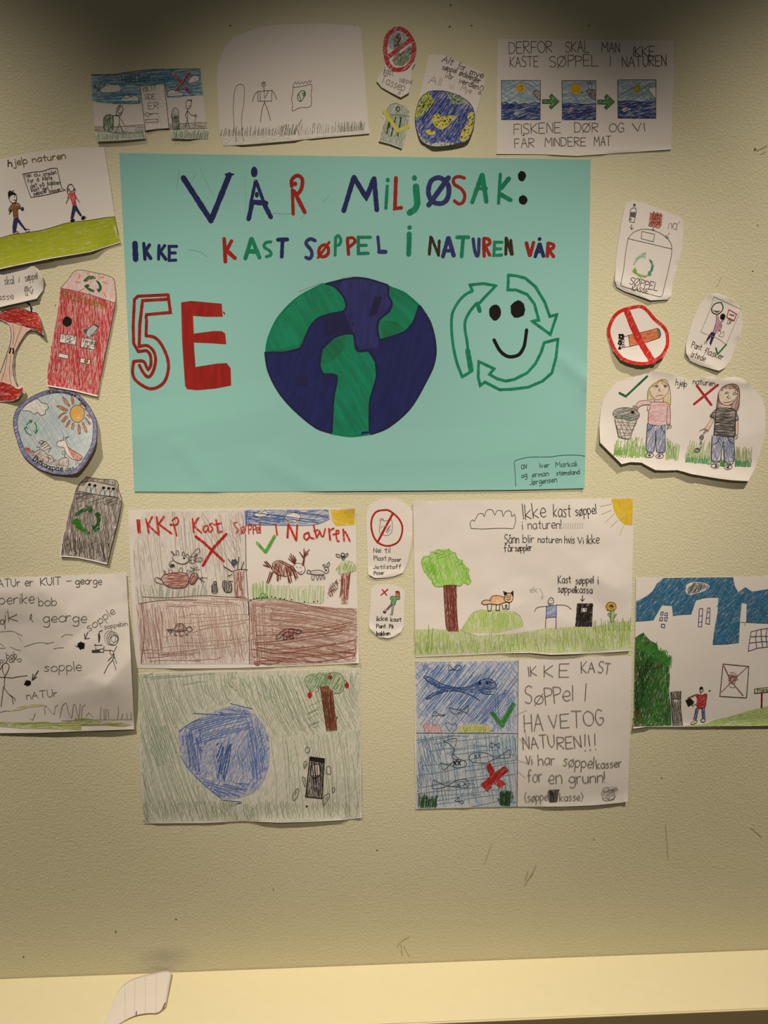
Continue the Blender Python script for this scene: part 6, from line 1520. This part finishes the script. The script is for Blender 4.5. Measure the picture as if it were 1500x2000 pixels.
# torn slip lying on the ledge: left edge flat, right and rear edges curling upward
FZ = (180, 1870, .13333)
top = [(250, 800), (330, 590), (420, 440), (560, 330), (760, 260), (920, 225), (1090, 190), (1165, 215)]
bot = [(60, 1190), (230, 1060), (400, 970), (560, 880), (690, 835), (840, 815), (960, 810), (1075, 715)]


def along(c, t):
    f = t * (len(c) - 1)
    i = min(int(f), len(c) - 2)
    f -= i
    return (c[i][0] + (c[i + 1][0] - c[i][0]) * f, c[i][1] + (c[i + 1][1] - c[i][1]) * f)


scrap_top = smooth(top, False, 30)
scrap_bot = smooth(bot, False, 30)
V = []
o0 = ledge_pt(280, 1950, LEDGE_Z)
for i in range(NX + 1):
    a, b = along(scrap_top, i / NX), along(scrap_bot, i / NX)
    for j in range(NY + 1):
        v = j / NY
        q = (FZ[0] + (a[0] + (b[0] - a[0]) * v) * FZ[2], FZ[1] + (a[1] + (b[1] - a[1]) * v) * FZ[2])
        u = i / NX
        z = .0006 + .010 * max(0, u - .35) ** 1.5 * (1 - .45 * v) + .004 * math.sin(u * 3.0) ** 2 * (.3 + .5 * math.sin(v * 3.1)) + .0008 * noise.noise(Vector((u * 4, v * 3, 1)))
        w = ledge_pt(q[0], q[1], LEDGE_Z + z)
        if w.y > -.0012:
            w.y = -.0012
        V.append((w.x - o0.x, w.y - o0.y, w.z - o0.z))
Fc = []
for i in range(NX):
    for j in range(NY):
        k = i * (NY + 1) + j
        Fc.append([k, k + 1, k + NY + 2, k + NY + 1])
n = len(V)
fl = [f[::-1] for f in Fc] if (Vector(V[Fc[0][1]]) - Vector(V[Fc[0][0]])).cross(Vector(V[Fc[0][2]]) - Vector(V[Fc[0][0]])).z < 0 else Fc
ed = {(f[i], f[(i + 1) % 4]) for f in fl for i in range(4)}
bag.add(V + [(a[0], a[1], a[2] - .0002) for a in V], fl + [[i + n for i in f[::-1]] for f in fl] + [[b, a, a + n, b + n] for a, b in ed if (b, a) not in ed], m_)
so = bag.build('paper_scrap', None, o0)
for q in so.data.polygons:
    q.use_smooth = True
tag(so, 'torn curling scrap of white lined paper lying on the cream ledge', 'paper')
bag = Bag()


def scrap_strip(key, pl, w, off=.0003):
    """thin mark on the slip, given in its own (u along, v across) coordinates"""
    vs = []
    for (u, v) in pl:
        for sg in (-1, 1):
            uu = max(0, min(1, u + sg * w))
            i, j = uu * NX, v * NY
            i0, j0 = min(int(i), NX - 1), min(int(j), NY - 1)
            fi, fj = i - i0, j - j0
            P00, P01 = Vector(V[i0 * (NY + 1) + j0]), Vector(V[i0 * (NY + 1) + j0 + 1])
            P10, P11 = Vector(V[(i0 + 1) * (NY + 1) + j0]), Vector(V[(i0 + 1) * (NY + 1) + j0 + 1])
            p = (P00 * (1 - fi) + P10 * fi) * (1 - fj) + (P01 * (1 - fi) + P11 * fi) * fj
            vs.append((p.x, p.y, p.z + off))
    fs = [[2 * k, 2 * k + 2, 2 * k + 3, 2 * k + 1] for k in range(len(pl) - 1)]
    bag.add(vs, fs, paint(key))


for u in (.42, .56, .7, .84):
    scrap_strip('#cfc0c4', [(u - .02 + .04 * k / 8, k / 8) for k in range(9)], .003)
bag.build('ruled_line', so)
bag = Bag()
scrap_strip('#5c3a34', [(.6, .9), (.6, .95), (.6, 1)], .006)
scrap_strip('#8a3a34', [(.985, .88), (.97, .94), (.955, 1)], .016)
bag.build('ink_mark', so)

# scuffs and specks on the paint
bag = Bag()


class WallInk:
    def __init__(s):
        s.cur = bag
        s.n = 0

    P = lambda s, a, off=0: (lambda w: (w.x, w.y, w.z))(on_wall(a[0], a[1], .0002 + off))

    def off(s):
        s.n += 1
        return s.n * 1e-6


wi = WallInk()
WK = '#9c9278'
for x, y, r in ((1475, 292, 7), (878, 52, 5), (921, 50, 4), (880, 10, 5), (450, 50, 4), (692, 50, 3), (845, 1390, 4), (737, 1661, 4), (226, 1820, 4), (344, 1796, 4), (46, 1869, 4), (108, 596, 3), (1372, 697, 3), (310, 760, 3), (1470, 530, 3), (1160, 1640, 3), (534, 1737, 3), (512, 1737, 2), (1480, 440, 3), (60, 780, 2), (1292, 1520, 3), (1150, 50, 4)):
    p = [(x + math.cos(a * .8) * r * .5 * random.uniform(.6, 1.3), y + math.sin(a * .8) * r * .5 * random.uniform(.6, 1.3)) for a in range(8)]
    vv, ff = grid_mesh(p, 9)
    bag.add([wi.P(a) for a in vv], [f if (Vector(wi.P(vv[f[1]])) - Vector(wi.P(vv[f[0]]))).cross(Vector(wi.P(vv[f[2]])) - Vector(wi.P(vv[f[0]]))).y < 0 else f[::-1] for f in ff], paint('#6f644e'))
for st, w in (('1047,1692 1036,1712 1024,1731', 1.6), ('1031,1702 1026,1720', 1.4), ('1042,1706 1030,1722', 1.2), ('1466,1617 1478,1627 1488,1636', 1.2), ('775,1850 785,1838 800,1830', 1), ('783,1845 786,1868', 1), ('788,1848 800,1870', .9), ('1400,560 1410,540', 1), ('1300,1610 1305,1680', .8), ('960,1650 945,1690', .8), ('1478,295 1498,285', 2), ('1485,302 1496,296', 1.5)):
    Sheet._strip(wi, smooth(pts(st), False, 3), w, WK, cap=False)
mk = bag.build('scuff_mark', wall)
